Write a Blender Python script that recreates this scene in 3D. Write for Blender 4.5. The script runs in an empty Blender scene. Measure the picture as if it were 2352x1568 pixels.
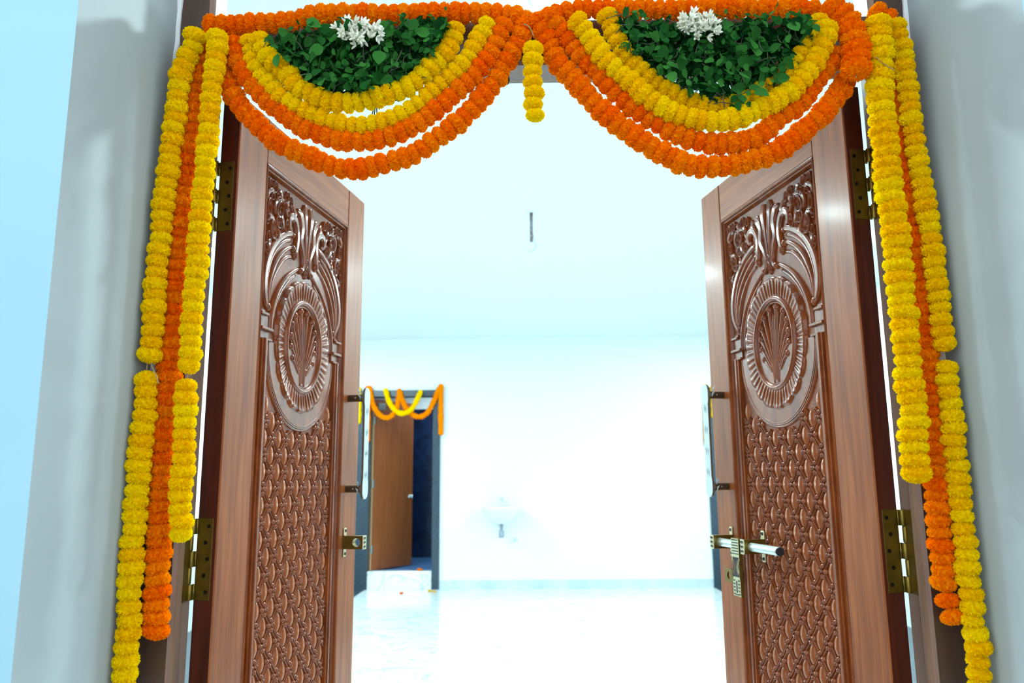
import bpy, bmesh, math, random
from math import pi, sin, cos, radians
from mathutils import Vector, Matrix
random.seed(7)
SC = bpy.context.scene
COL = SC.collection

# ---------------------------------------------------------------- camera, sky, exposure
cam_d = bpy.data.cameras.new('camera'); CAM = bpy.data.objects.new('camera', cam_d); COL.objects.link(CAM)
cam_d.sensor_width = 36.0; cam_d.lens = 27.357; cam_d.clip_start = 0.05; cam_d.clip_end = 60
_f = Vector((-0.0124, 0.9844, 0.1753)).normalized()
_r = Vector((0.9999, 0.0139, -0.0071)); _r = (_r - _f * _r.dot(_f)).normalized()
_u = _r.cross(_f)
CAM.matrix_world = Matrix(((_r.x, _u.x, -_f.x, -0.0384), (_r.y, _u.y, -_f.y, -1.3441), (_r.z, _u.z, -_f.z, 1.30), (0, 0, 0, 1)))
cam_d.dof.use_dof = True; cam_d.dof.focus_distance = 1.45; cam_d.dof.aperture_fstop = 6.0
SC.camera = CAM

world = bpy.data.worlds.new('world'); SC.world = world; world.use_nodes = True
_bg = world.node_tree.nodes['Background']
_bg.inputs['Color'].default_value = (0.80, 0.93, 1.0, 1); _bg.inputs['Strength'].default_value = 2.05
LAMP_POWER = 900.0
LAMP_COLOR = (0.78, 1.0, 1.03)

vs = SC.view_settings
vs.view_transform = 'Standard'; vs.look = 'None'; vs.exposure = 0.0; vs.gamma = 1.0; vs.use_curve_mapping = False
SC.display_settings.display_device = 'sRGB'
SC.cycles.use_denoising = True
SC.cycles.sample_clamp_indirect = 6.0
SC.cycles.max_bounces = 10; SC.cycles.diffuse_bounces = 6

# ---------------------------------------------------------------- materials
def srgb(r, g, b):
    def c(x):
        x /= 255.0
        return x / 12.92 if x <= 0.04045 else ((x + 0.055) / 1.055) ** 2.4
    return (c(r), c(g), c(b), 1.0)

def mat(name, col, rough=0.5, metal=0.0, coat=0.0, spec=0.5, var=None, scale=20.0, stretch=(1, 1, 1), bump=0.0, bscale=80.0):
    m = bpy.data.materials.new(name); m.use_nodes = True
    nt = m.node_tree; b = nt.nodes['Principled BSDF']
    b.inputs['Base Color'].default_value = col; b.inputs['Roughness'].default_value = rough
    b.inputs['Metallic'].default_value = metal; b.inputs['Coat Weight'].default_value = coat
    b.inputs['Coat Roughness'].default_value = 0.13; b.inputs['Specular IOR Level'].default_value = spec
    tc = nt.nodes.new('ShaderNodeTexCoord')
    if var:
        mp = nt.nodes.new('ShaderNodeMapping'); mp.inputs['Scale'].default_value = stretch
        nt.links.new(tc.outputs['Object'], mp.inputs['Vector'])
        n = nt.nodes.new('ShaderNodeTexNoise'); n.inputs['Scale'].default_value = scale
        n.inputs['Detail'].default_value = 6; n.inputs['Distortion'].default_value = 0.6
        nt.links.new(mp.outputs['Vector'], n.inputs['Vector'])
        r = nt.nodes.new('ShaderNodeValToRGB')
        r.color_ramp.elements[0].position = 0.3; r.color_ramp.elements[1].position = 0.7
        r.color_ramp.elements[0].color = var; r.color_ramp.elements[1].color = col
        nt.links.new(n.outputs['Fac'], r.inputs['Fac']); nt.links.new(r.outputs['Color'], b.inputs['Base Color'])
    if bump:
        n2 = nt.nodes.new('ShaderNodeTexNoise'); n2.inputs['Scale'].default_value = bscale; n2.inputs['Detail'].default_value = 4
        nt.links.new(tc.outputs['Object'], n2.inputs['Vector'])
        bp = nt.nodes.new('ShaderNodeBump'); bp.inputs['Strength'].default_value = bump; bp.inputs['Distance'].default_value = 0.002
        nt.links.new(n2.outputs['Fac'], bp.inputs['Height']); nt.links.new(bp.outputs['Normal'], b.inputs['Normal'])
    return m

def flower_mat(name, c0, c1):
    m = bpy.data.materials.new(name); m.use_nodes = True
    nt = m.node_tree; nt.nodes.clear()
    out = nt.nodes.new('ShaderNodeOutputMaterial'); mx = nt.nodes.new('ShaderNodeMixShader')
    d = nt.nodes.new('ShaderNodeBsdfDiffuse'); t = nt.nodes.new('ShaderNodeBsdfTranslucent')
    oi = nt.nodes.new('ShaderNodeObjectInfo'); mc = nt.nodes.new('ShaderNodeMix'); mc.data_type = 'RGBA'
    mc.inputs['A'].default_value = c0; mc.inputs['B'].default_value = c1
    nt.links.new(oi.outputs['Random'], mc.inputs['Factor'])
    nt.links.new(mc.outputs['Result'], d.inputs['Color']); nt.links.new(mc.outputs['Result'], t.inputs['Color'])
    mx.inputs['Fac'].default_value = 0.38
    nt.links.new(d.outputs[0], mx.inputs[1]); nt.links.new(t.outputs[0], mx.inputs[2]); nt.links.new(mx.outputs[0], out.inputs[0])
    return m

def emit(name, col, s):
    m = bpy.data.materials.new(name); m.use_nodes = True; nt = m.node_tree
    b = nt.nodes['Principled BSDF']
    b.inputs['Base Color'].default_value = (0.9, 0.9, 0.9, 1)
    b.inputs['Emission Color'].default_value = (*col, 1); b.inputs['Emission Strength'].default_value = s
    return m

W1, W2 = srgb(166, 94, 48), srgb(122, 64, 30)
M = {}
M['wood_v'] = mat('varnished_teak_upright_grain', W1, 0.30, coat=0.05, spec=0.20, var=W2, scale=9, stretch=(7, 7, 0.5))
M['wood_h'] = mat('varnished_teak_level_grain', W1, 0.30, coat=0.05, spec=0.20, var=W2, scale=9, stretch=(0.5, 7, 7))
M['carved'] = mat('carved_varnished_teak', srgb(150, 76, 30), 0.24, coat=0.25, spec=0.4, var=srgb(110, 50, 16), scale=14, stretch=(3, 3, 1), bump=0.05, bscale=160)
M['panel'] = mat('hammered_varnished_teak', srgb(146, 74, 32), 0.36, coat=0.04, spec=0.25, var=srgb(108, 48, 16), scale=14, stretch=(3, 3, 1), bump=0.35, bscale=240)
M['oval_wood'] = mat('carved_teak_lighter_face', srgb(176, 100, 50), 0.26, coat=0.2, spec=0.4, var=srgb(136, 66, 26), scale=16, stretch=(2, 2, 0.6))
M['mahogany'] = mat('dark_red_mahogany_edge', srgb(84, 30, 12), 0.28, coat=0.3, var=srgb(58, 20, 8), scale=10, stretch=(6, 6, 0.5))
M['frame_wood'] = mat('dark_brown_frame_wood', srgb(78, 54, 42), 0.38, coat=0.15, var=srgb(60, 40, 31), scale=12, stretch=(6, 6, 0.5))
M['frame_inner'] = mat('sheen_paled_frame_reveal', srgb(134, 100, 80), 0.35, coat=0.1, var=srgb(108, 78, 60), scale=12, stretch=(6, 6, 0.5))  # frame wood again, glancing reflected light put into its paler colour
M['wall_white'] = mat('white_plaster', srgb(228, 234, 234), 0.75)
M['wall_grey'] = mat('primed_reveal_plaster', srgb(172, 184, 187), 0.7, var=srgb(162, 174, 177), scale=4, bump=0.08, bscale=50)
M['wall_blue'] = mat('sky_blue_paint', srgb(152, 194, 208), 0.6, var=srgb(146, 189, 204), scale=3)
M['plaster_edge'] = mat('plaster_edge_smear', srgb(214, 222, 224), 0.8)
M['ceiling'] = mat('white_ceiling_paint', srgb(226, 232, 232), 0.8)
M['porch'] = mat('grey_porch_stone', srgb(170, 172, 170), 0.5, var=srgb(150, 152, 150), scale=6)
M['skirting'] = mat('pale_marble_skirting', srgb(206, 218, 224), 0.25, var=srgb(170, 186, 196), scale=2.5)
M['granite'] = mat('black_granite', srgb(52, 70, 84), 0.25, var=srgb(34, 46, 58), scale=60)
M['tile_dark'] = mat('dark_blue_wall_tile', srgb(22, 42, 78), 0.2, var=srgb(12, 24, 46), scale=8)
M['bath_floor'] = mat('blue_grey_floor_tile', srgb(70, 110, 160), 0.35)
M['door_brown'] = mat('brown_flush_door_laminate', srgb(150, 84, 44), 0.4, var=srgb(126, 68, 36), scale=6, stretch=(5, 5, 0.4))
M['pale_wood'] = mat('pale_raw_wood_edge', srgb(196, 160, 120), 0.6)
M['brass'] = mat('antique_brass', srgb(136, 116, 52), 0.34, metal=0.9, var=srgb(112, 94, 38), scale=30)
M['brass_pale'] = mat('pale_brass', srgb(206, 198, 160), 0.34, metal=0.75)
M['brass_dark'] = mat('blackened_brass', srgb(46, 44, 48), 0.5, metal=0.5)
M['screw'] = mat('blackened_screw', srgb(40, 36, 26), 0.4, metal=0.8)
M['steel'] = mat('brushed_steel', srgb(205, 214, 208), 0.3, metal=0.9)
M['bronze'] = mat('dark_bronze', srgb(112, 100, 82), 0.34, metal=0.5)
M['film'] = mat('clear_film_over_silver', srgb(196, 216, 220), 0.22, coat=0.6)
M['film_mark'] = mat('embossed_rosette', srgb(184, 204, 208), 0.3)
M['chrome'] = mat('chrome', srgb(200, 208, 214), 0.15, metal=1.0)
M['ceramic'] = mat('white_ceramic', srgb(226, 234, 236), 0.2)
M['plastic'] = mat('grey_plastic', srgb(150, 156, 168), 0.4)
M['rust'] = mat('rusty_brown_steel', srgb(104, 66, 52), 0.6, var=srgb(150, 150, 160), scale=30)
M['wire'] = mat('grey_wire', srgb(110, 130, 150), 0.5)
M['white_trim'] = mat('white_lamp_trim', srgb(235, 235, 235), 0.5)
M['lamp'] = emit('led_diffuser', LAMP_COLOR, LAMP_POWER)
M['washroom_fill'] = emit('added_fill_diffuser', (0.74, 0.96, 1.0), 420.0)  # glow of the added fill lamp in the washroom
M['leaf'] = None
M['jute'] = mat('jute_thread', srgb(150, 130, 90), 0.9)
M['calyx'] = mat('green_calyx', srgb(70, 120, 40), 0.7)
M['stem'] = mat('dark_green_stem', srgb(70, 92, 52), 0.6, var=srgb(66, 54, 58), scale=30)
M['yellow'] = flower_mat('yellow_marigold_petal', srgb(255, 216, 0), srgb(255, 232, 10))
M['orange'] = flower_mat('orange_marigold_petal', srgb(255, 134, 0), srgb(255, 164, 8))
M['green_a'] = flower_mat('green_basil_leaf', srgb(34, 92, 40), srgb(70, 138, 62))
M['green_b'] = flower_mat('deep_green_basil_leaf', srgb(20, 62, 28), srgb(40, 96, 44))
M['petal_white'] = flower_mat('ivory_white_petal', srgb(240, 240, 222), srgb(252, 252, 244))

def marble():
    m = bpy.data.materials.new('polished_white_marble'); m.use_nodes = True; nt = m.node_tree
    b = nt.nodes['Principled BSDF']; b.inputs['Roughness'].default_value = 0.12
    tc = nt.nodes.new('ShaderNodeTexCoord')
    mp = nt.nodes.new('ShaderNodeMapping'); mp.inputs['Rotation'].default_value = (0, 0, 0.6); mp.inputs['Scale'].default_value = (1.0, 2.2, 1)
    nt.links.new(tc.outputs['Object'], mp.inputs['Vector'])
    n = nt.nodes.new('ShaderNodeTexNoise'); n.inputs['Scale'].default_value = 1.6; n.inputs['Detail'].default_value = 8; n.inputs['Distortion'].default_value = 1.2
    nt.links.new(mp.outputs['Vector'], n.inputs['Vector'])
    r = nt.nodes.new('ShaderNodeValToRGB'); e = r.color_ramp.elements
    base = srgb(226, 234, 236)
    e[0].position = 0.0; e[0].color = base; e[1].position = 1.0; e[1].color = base
    for p, c in ((0.485, base), (0.5, srgb(172, 186, 202)), (0.515, base)):
        q = e.new(p); q.color = c
    nt.links.new(n.outputs['Fac'], r.inputs['Fac']); nt.links.new(r.outputs['Color'], b.inputs['Base Color'])
    return m
M['marble'] = marble()

# ---------------------------------------------------------------- mesh helpers
class MB:
    def __init__(s): s.v = []; s.f = []; s.m = []
    def add(s, vs_, fs, mi=0):
        o = len(s.v); s.v += [tuple(p) for p in vs_]
        for f in fs: s.f.append(tuple(i + o for i in f)); s.m.append(mi)
    def box(s, lo, hi, mi=0, c=0.0):
        x0, y0, z0 = lo; x1, y1, z1 = hi
        if c <= 0:
            vs_ = [(x0,y0,z0),(x1,y0,z0),(x1,y1,z0),(x0,y1,z0),(x0,y0,z1),(x1,y0,z1),(x1,y1,z1),(x0,y1,z1)]
            s.add(vs_, [(0,3,2,1),(4,5,6,7),(0,1,5,4),(1,2,6,5),(2,3,7,6),(3,0,4,7)], mi); return
        bm = bmesh.new(); r = bmesh.ops.create_cube(bm, size=1.0)
        for v in bm.verts: v.co = Vector(((x0+x1)/2 + v.co.x*(x1-x0), (y0+y1)/2 + v.co.y*(y1-y0), (z0+z1)/2 + v.co.z*(z1-z0)))
        bmesh.ops.bevel(bm, geom=list(bm.edges), offset=c, segments=2, affect='EDGES', profile=0.6)
        bm.verts.index_update()
        s.add([v.co[:] for v in bm.verts], [tuple(v.index for v in f.verts) for f in bm.faces], mi); bm.free()
    def tube(s, pts, r, seg=8, mi=0, caps=True):
        pts = [Vector(p) for p in pts]; n = len(pts)
        rr = r if isinstance(r, (list, tuple)) else [r] * n
        vs_ = []; up = None
        for i, p in enumerate(pts):
            t = (pts[min(i+1, n-1)] - pts[max(i-1, 0)]).normalized()
            if up is None:
                up = Vector((0, 0, 1)) if abs(t.z) < 0.9 else Vector((1, 0, 0))
            a = t.cross(up).normalized(); up = a.cross(t).normalized()
            for k in range(seg):
                g = 2*pi*k/seg; vs_.append(p + (a*cos(g) + up*sin(g)) * rr[i])
        fs = [(i*seg+k, i*seg+(k+1) % seg, (i+1)*seg+(k+1) % seg, (i+1)*seg+k) for i in range(n-1) for k in range(seg)]
        if caps: fs += [tuple(range(seg-1, -1, -1)), tuple(range((n-1)*seg, n*seg))]
        s.add(vs_, fs, mi)
    def lathe(s, prof, center, axis='z', seg=24, mi=0):
        vs_ = []; n = len(prof)
        for r, h in prof:
            for k in range(seg):
                g = 2*pi*k/seg; a, b = r*cos(g), r*sin(g)
                d = {'z': (a, b, h), 'x': (h, a, b), 'y': (b, h, a)}[axis]
                vs_.append((center[0]+d[0], center[1]+d[1], center[2]+d[2]))
        fs = [(i*seg+k, i*seg+(k+1) % seg, (i+1)*seg+(k+1) % seg, (i+1)*seg+k) for i in range(n-1) for k in range(seg)]
        fs += [tuple(range(seg-1, -1, -1)), tuple(range((n-1)*seg, n*seg))]
        s.add(vs_, fs, mi)
    def ell(s, c, r, nu=10, nv=7, mi=0):
        prof = []
        vs_ = []
        for i in range(nv+1):
            a = -pi/2 + pi*i/nv
            for k in range(nu):
                g = 2*pi*k/nu; vs_.append((c[0]+r[0]*cos(a)*cos(g), c[1]+r[1]*cos(a)*sin(g), c[2]+r[2]*sin(a)))
        fs = [(i*nu+k, i*nu+(k+1) % nu, (i+1)*nu+(k+1) % nu, (i+1)*nu+k) for i in range(nv) for k in range(nu)]
        s.add(vs_, fs, mi)
    def mesh(s, name, mats, smooth=False, flip=False):
        me = bpy.data.meshes.new(name)
        me.from_pydata(s.v, [], [f[::-1] for f in s.f] if flip else s.f)
        for m_ in mats: me.materials.append(m_)
        if len(mats) > 1: me.polygons.foreach_set('material_index', s.m)
        if smooth: me.polygons.foreach_set('use_smooth', [True]*len(s.f))
        me.update(); return me
    def build(s, name, mats, parent=None, smooth=False, flip=False):
        if not isinstance(mats, (list, tuple)): mats = [mats]
        return link(name, s.mesh(name, mats, smooth, flip), parent)

def link(name, me, parent=None):
    o = bpy.data.objects.new(name, me); COL.objects.link(o)
    if parent is not None: o.parent = parent
    return o
def empty(name, loc=(0, 0, 0), rz=0.0, parent=None):
    o = bpy.data.objects.new(name, None); o.empty_display_size = 0.05; COL.objects.link(o)
    o.location = loc; o.rotation_euler = (0, 0, rz)
    if parent is not None: o.parent = parent
    return o
def tag(o, label=None, cat=None, group=None, kind=None):
    if label: o['label'] = label
    if cat: o['category'] = cat
    if group: o['group'] = group
    if kind: o['kind'] = kind
    return o

def catmull(pts, n):
    P = [Vector(p) for p in pts]
    if len(P) == 2: return [P[0].lerp(P[1], i/n) for i in range(n+1)]
    Q = [P[0]*2-P[1]] + P + [P[-1]*2-P[-2]]; out = []
    seg = len(P)-1
    for i in range(n+1):
        x = i/n*seg; k = min(int(x), seg-1); t = x-k
        a, b, c, d = Q[k], Q[k+1], Q[k+2], Q[k+3]
        out.append(0.5*((2*b)+(c-a)*t+(2*a-5*b+4*c-d)*t*t+(3*b-a-3*c+d)*t**3))
    return out
def lerp_list(w, n):
    if not isinstance(w, (list, tuple)): return [w]*(n+1)
    out = []
    for i in range(n+1):
        x = i/n*(len(w)-1); k = min(int(x), len(w)-2); out.append(w[k]+(w[k+1]-w[k])*(x-k))
    return out
def resample(P, step):
    P = [Vector(p) for p in P]; out = [P[0].copy()]; acc = 0.0
    for a, b in zip(P, P[1:]):
        L = (b-a).length; pos = step-acc
        while pos <= L: out.append(a.lerp(b, pos/L)); pos += step
        acc = (acc+L) % step if L < step-acc else L-(pos-step)
    return out

# ================================================================ THE SETTING
WX, YB, ZC = 0.655, 8.50, 3.10      # recess wall, back wall, ceiling
XL, XR = -3.0, 3.35
DL0, DL1, DTOP = -1.955, -1.165, 2.352   # left back doorway
b = MB()
b.box((XL-.1, 0.012, -0.05), (XR+.1, YB+.12, 0.0))
tag(b.build('floor', M['marble']), 'polished white marble floor with thin grey veins', 'floor', kind='structure')
b = MB(); b.box((-6, -5, -0.06), (6, 0.012, 0.0))
tag(b.build('floor', M['porch']), 'grey stone porch floor outside the entrance', 'floor', kind='structure')
for i, (x0, x1, lb) in enumerate(((XL, -1.975, 'dark granite floor border along the left side of the hall'), (2.272, XR, 'dark granite floor border along the right side of the hall'))):
    b = MB(); b.box((x0, 0.6, 0.0), (x1, YB, 0.004))
    tag(b.build('trim_%d' % (8+i), M['granite']), lb, 'floor border', kind='structure')
b = MB()
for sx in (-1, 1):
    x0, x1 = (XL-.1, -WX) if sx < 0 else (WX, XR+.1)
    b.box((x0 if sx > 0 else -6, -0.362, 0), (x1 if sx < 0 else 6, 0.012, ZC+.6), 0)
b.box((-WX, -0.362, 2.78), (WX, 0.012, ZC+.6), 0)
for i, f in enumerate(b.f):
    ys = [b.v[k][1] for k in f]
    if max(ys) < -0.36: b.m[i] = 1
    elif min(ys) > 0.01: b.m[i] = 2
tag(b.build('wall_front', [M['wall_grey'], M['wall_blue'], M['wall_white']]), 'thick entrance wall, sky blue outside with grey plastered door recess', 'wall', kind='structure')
# ragged plaster smear where wall meets door frame
for sx, lb in ((-1, 'ragged white plaster smear where left recess meets door frame'), (1, 'ragged white plaster smear where right recess meets door frame')):
    b = MB(); n = 90; vs_ = []
    for i in range(n+1):
        z = 2.75*i/n
        w = 0.0035+0.003*random.random(); d = 0.006+0.006*random.random()
        vs_ += [(sx*WX, -.0655-d, z), (sx*(WX-w), -.0655-d*.4, z), (sx*(WX-w*1.1), -.064, z)]
    fs = []
    for i in range(n):
        for k in range(2): fs.append((i*3+k, i*3+k+1, i*3+k+4, i*3+k+3))
    b.add(vs_, fs); tag(b.build('trim_%d' % (6 if sx < 0 else 7), M['plaster_edge']), lb, 'plaster edge', kind='structure')
b = MB()
b.box((XL-.1, YB, 0), (DL0, YB+.12, ZC)); b.box((DL1, YB, 0), (XR+.1, YB+.12, ZC)); b.box((DL0, YB, DTOP), (DL1, YB+.12, ZC))
tag(b.build('wall_back', M['wall_white']), 'bright white far wall of the hall', 'wall', kind='structure')
b = MB(); b.box((XL-.1, 0.012, 0), (XL, YB, ZC)); tag(b.build('wall_left', M['wall_white']), 'white left side wall of the hall', 'wall', kind='structure')
b = MB(); b.box((XR, 0.012, 0), (XR+.1, YB, ZC)); tag(b.build('wall_right', M['wall_white']), 'white right side wall of the hall', 'wall', kind='structure')
b = MB(); b.box((XL-.1, 0.012, ZC), (XR+.1, YB+.12, ZC+.1)); tag(b.build('ceiling', M['ceiling']), 'plain white ceiling of the hall', 'ceiling', kind='structure')
b = MB(); b.box((DL1+.085, YB-.014, 0.0), (2.262, YB, 0.102), c=.002)
tag(b.build('baseboard_back', M['skirting']), 'pale grey veined marble skirting along the far wall', 'skirting', kind='structure')

# washroom behind the left back door
b = MB()
wx0, wx1, wy = -2.6, -0.4, 10.35
b.box((wx0-.1, YB+.12, 0), (wx0, wy, 2.7), 0); b.box((wx1, YB+.12, 0), (wx1+.1, wy, 2.7), 0); b.box((wx0, wy, 0), (wx1, wy+.1, 2.36), 0)
b.box((wx0, wy, 2.36), (wx1, wy+.1, 2.8), 1); b.box((wx0, YB+.12, 2.7), (wx1, wy, 2.8), 1)
tag(b.build('wall_washroom', [M['tile_dark'], M['wall_white']]), 'dark tiled washroom walls seen through the far left doorway', 'wall', kind='structure')
b = MB(); b.box((wx0, YB+.12, 0.0), (wx1, wy, 0.20)); tag(b.build('floor', M['bath_floor']), 'blue grey washroom floor inside the far left doorway', 'floor', kind='structure')
b = MB(); b.box((DL0, YB-.01, 0.0), (DL1, YB+.13, 0.212), c=.004)
tag(b.build('trim_5', M['marble']), 'white marble step below the far left doorway', 'step', kind='structure')

r = tag(empty('ceiling_lamp', (-1.1, 9.5, 2.7)), 'unseen round fill lamp added to brighten the far left washroom', 'lamp')  # unseen lamp, added to brighten the washroom's upper wall strip
b = MB(); b.lathe([(.094, -.0005), (.094, -.010), (.084, -.014), (.084, -.0005)], (0, 0, 0), 'z', 32); b.build('trim_ring', M['white_trim'], r, True)
b = MB(); b.lathe([(.0835, -.0145), (.0835, -.0165)], (0, 0, 0), 'z', 32); b.build('diffuser', M['washroom_fill'], r)

def back_frame(num, x0, x1, jw, top, head, lb):
    r = tag(empty('trim_%d' % num, ((x0+x1)/2, YB, 0)), lb, 'door frame', kind='structure')
    cx = (x0+x1)/2
    for xx0, xx1 in ((x0-jw, x0), (x1, x1+jw*.55)):
        b = MB(); b.box((xx0-cx, -.035, 0), (xx1-cx, .13, top), c=.003); b.build('jamb', M['granite'], r)
    b = MB(); b.box((x0-jw-cx, -.035, top), (x1+jw*.55-cx, .13, head), c=.003); b.build('head', M['granite'], r)
    return r
back_frame(2, DL0, DL1, .165, DTOP, 2.432, 'black granite frame around the far left doorway')
back_frame(3, 2.42, 3.2, .155, DTOP, 2.432, 'black granite frame beside the right carved leaf, far back')
b = MB(); b.box((2.42, YB-.02, 0.01), (3.2, YB-.001, DTOP), c=.002)
r = tag(b.build('door_4', M['door_brown']), 'closed brown flush door hidden behind the right carved leaf', 'door', kind='structure')
b = MB(); b.lathe([(.012, 0), (.012, -.03), (.028, -.04), (.03, -.055), (.018, -.065)], (3.12, YB-.02, 1.05), 'y', 16); b.build('knob', M['chrome'], r, True)

# brown washroom door, standing ajar inwards
r = tag(empty('door_3', (DL0+.012, YB+.09, .216), radians(57)), 'brown flush washroom door standing half open, far left', 'door', kind='structure')
b = MB(); b.box((0, -.018, 0), (.76, .018, 2.12), c=.002); b.build('panel', M['door_brown'], r)
b = MB(); b.box((-.012, -.019, 0), (-.001, .019, 2.12)); tag(b.build('hinge_edge', M['pale_wood'], r), 'pale raw wood hinge edge')
for z in (.25, 1.05, 1.85):
    b = MB(); b.lathe([(.008, -.05), (.008, .05)], (-.008, -.026, z), 'z', 10); b.box((-.008, -.022, z-.05), (.03, -.0185, z+.05)); b.build('hinge', M['steel'], r)
for sy in (-1, 1):
    b = MB(); b.lathe([(.024, 0), (.024, sy*.006), (.011, sy*.008), (.011, sy*.03), (.026, sy*.04), (.028, sy*.052), (.016, sy*.062)], (.70, sy*.018, .88), 'y', 16)
    b.build('knob', M['chrome'], r, True)
b = MB(); b.box((.05, -.05, 1.98), (.17, -.019, 2.07), c=.006); b.build('door_closer', M['steel'], r)

# main door frame
FR = tag(empty('trim_1'), 'dark brown wooden entrance door frame with open transom above the lintel', 'door frame', kind='structure')
for sx in (-1, 1):
    prof = [(.654, .011), (.600, .011), (.600, -.026), (.598, -.033), (.593, -.038), (.592, -.056), (.594, -.061), (.600, -.065), (.654, -.065)]
    b = MB(); n = len(prof); vs_ = [(sx*x, y, z) for z in (0.0, 2.78) for x, y in prof]
    fs = [(k, (k+1) % n, n+(k+1) % n, n+k) for k in range(n)] + [tuple(range(n)), tuple(range(2*n-1, n-1, -1))]
    b.add(vs_, fs, 0)
    for i, f in enumerate(b.f[:n]):
        if 0 < i < 7: b.m[i] = 1
    b.build('post', [M['frame_wood'], M['frame_inner']], FR, flip=sx > 0)
for nm, z0, z1 in (('lintel', 2.030, 2.113), ('head', 2.70, 2.779)):
    prof = [(-.065, z1), (-.065, z0+.007), (-.060, z0), (-.028, z0), (-.022, z0+.004), (.011, z0+.004), (.011, z1)]
    b = MB(); n = len(prof); vs_ = [(x, y, z) for x in (-.596, .596) for y, z in prof]
    fs = [(k, (k+1) % n, n+(k+1) % n, n+k) for k in range(n)] + [tuple(range(n)), tuple(range(2*n-1, n-1, -1))]
    b.add(vs_, fs, 0)
    for i in range(1, 5): b.m[i] = 1
    b.build(nm, [M['frame_wood'], M['frame_inner']], FR)
b = MB(); b.lathe([(.006, 0), (.006, -.006), (.003, -.010)], (-.062, -.004, 2.034), 'z', 10); b.build('rubber_stop', M['brass_dark'], FR, True)

# ceiling lamps
lamp_spots = [(0.100, 1.325, 'round ceiling lamp glaring above the middle of the header garland'),
    (-2.40, 2.80, 'round ceiling lamp nearest the entrance over the left side'), (2.45, 2.90, 'round ceiling lamp nearest the entrance over the right side'),
    (-2.52, 4.45, 'second round ceiling lamp along the left side'), (2.50, 4.45, 'second round ceiling lamp along the right side'),
    (-2.50, 6.60, 'round ceiling lamp over the far left corner'), (2.60, 6.60, 'round ceiling lamp over the far right corner')]
for x, y, lb in lamp_spots:
    r = tag(empty('ceiling_lamp', (x, y, ZC)), lb, 'lamp', 'round ceiling lamps of the hall')
    b = MB(); b.lathe([(.094, -.0005), (.094, -.010), (.084, -.014), (.084, -.0005)], (0, 0, 0), 'z', 32); b.build('trim_ring', M['white_trim'], r, True)
    b = MB(); b.lathe([(.0835, -.0145), (.0835, -.0165)], (0, 0, 0), 'z', 32); b.build('diffuser', M['lamp'], r)

# fan rod on the ceiling
r = tag(empty('fan_rod', (.035, 3.75, ZC)), 'short rusty steel fan rod hanging from the ceiling with a loose wire', 'rod')
b = MB(); b.lathe([(.011, 0), (.011, -.205)], (0, 0, 0), 'z', 14); b.build('rod', M['rust'], r, True)
b = MB(); b.tube(catmull([(.008, -.004, -.15), (.018, -.01, -.19), (.026, -.012, -.235), (.020, -.012, -.262), (-.010, -.012, -.28)], 16), .0018, 6); b.build('wire', M['wire'], r, True)

# wash basin
r = tag(empty('wash_basin', (-.306, YB, 0)), 'white wall hung wash basin with tap on the far wall', 'basin')
b = MB(); n = 28
def rr(a, hx, hy, cy):
    c_, s_ = cos(a), sin(a); p = 2.6
    k = (abs(c_)**p+abs(s_)**p)**(-1/p); return (hx*k*c_, cy+hy*k*s_)
rings = [(.235, .19, -.205, .955), (.242, .198, -.205, .962), (.243, .20, -.205, .978), (.236, .192, -.205, .985), (.205, .14, -.225, .982), (.19, .125, -.228, .955), (.13, .08, -.225, .88), (.03, .03, -.22, .862)]
vs_ = []
for hx, hy, cy, z in rings:
    for k in range(n): q = rr(2*pi*k/n, hx, hy, cy); vs_.append((q[0], q[1], z))
fs = [(i*n+k, i*n+(k+1) % n, (i+1)*n+(k+1) % n, (i+1)*n+k) for i in range(len(rings)-1) for k in range(n)]
b.add(vs_, fs)
rings2 = [(.235, .19, -.205, .955), (.20, .165, -.19, .88), (.12, .11, -.15, .80), (.06, .06, -.11, .775)]
vs_ = []
for hx, hy, cy, z in rings2:
    for k in range(n): q = rr(2*pi*k/n, hx, hy, cy); vs_.append((q[0], q[1], z))
fs = [(i*n+(k+1) % n, i*n+k, (i+1)*n+k, (i+1)*n+(k+1) % n) for i in range(3) for k in range(n)]+[tuple(3*n+k for k in range(n))]
b.add(vs_, fs); b.build('bowl', M['ceramic'], r, True)
b = MB(); b.lathe([(.022, .983), (.020, 1.0), (.013, 1.01), (.013, 1.07), (.016, 1.075), (.016, 1.10), (.006, 1.105)], (0, -.055, 0), 'z', 14)
b.tube(catmull([(0, -.055, 1.05), (0, -.10, 1.075), (0, -.15, 1.06), (0, -.16, 1.035)], 10), .009, 8); b.build('tap', M['chrome'], r, True)
b = MB(); b.tube(catmull([(0, -.12, .78), (0, -.12, .72), (0, -.12, .69)], 4), .018, 10); b.lathe([(.032, .70), (.034, .65), (.030, .61)], (0, -.12, 0), 'z', 14)
b.tube([(0, -.12, .68), (0, -.001, .68)], .014, 8); b.build('drain_trap', M['plastic'], r, True)
b = MB(); b.lathe([(.02, 0), (.02, -.006), (.010, -.008), (.010, -.05)], (.165, -.0005, .58), 'y', 12); b.tube([(.165, -.04, .575), (.165, -.04, .605)], .007, 8)
b.box((.14, -.062, .565), (.19, -.05, .595), c=.003); b.build('stop_valve', M['chrome'], r, True)

# ================================================================ THE CARVED DOOR LEAVES
SW = 0.60; S1, S2 = 0.1027, 0.5017; CT = 0.302; PZ1, LZ = 1.9215, 2.0143
HS = 0.62                             # overall depth of the relief
FLOOR = -0.013                        # panel field, behind the leaf's face

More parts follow.
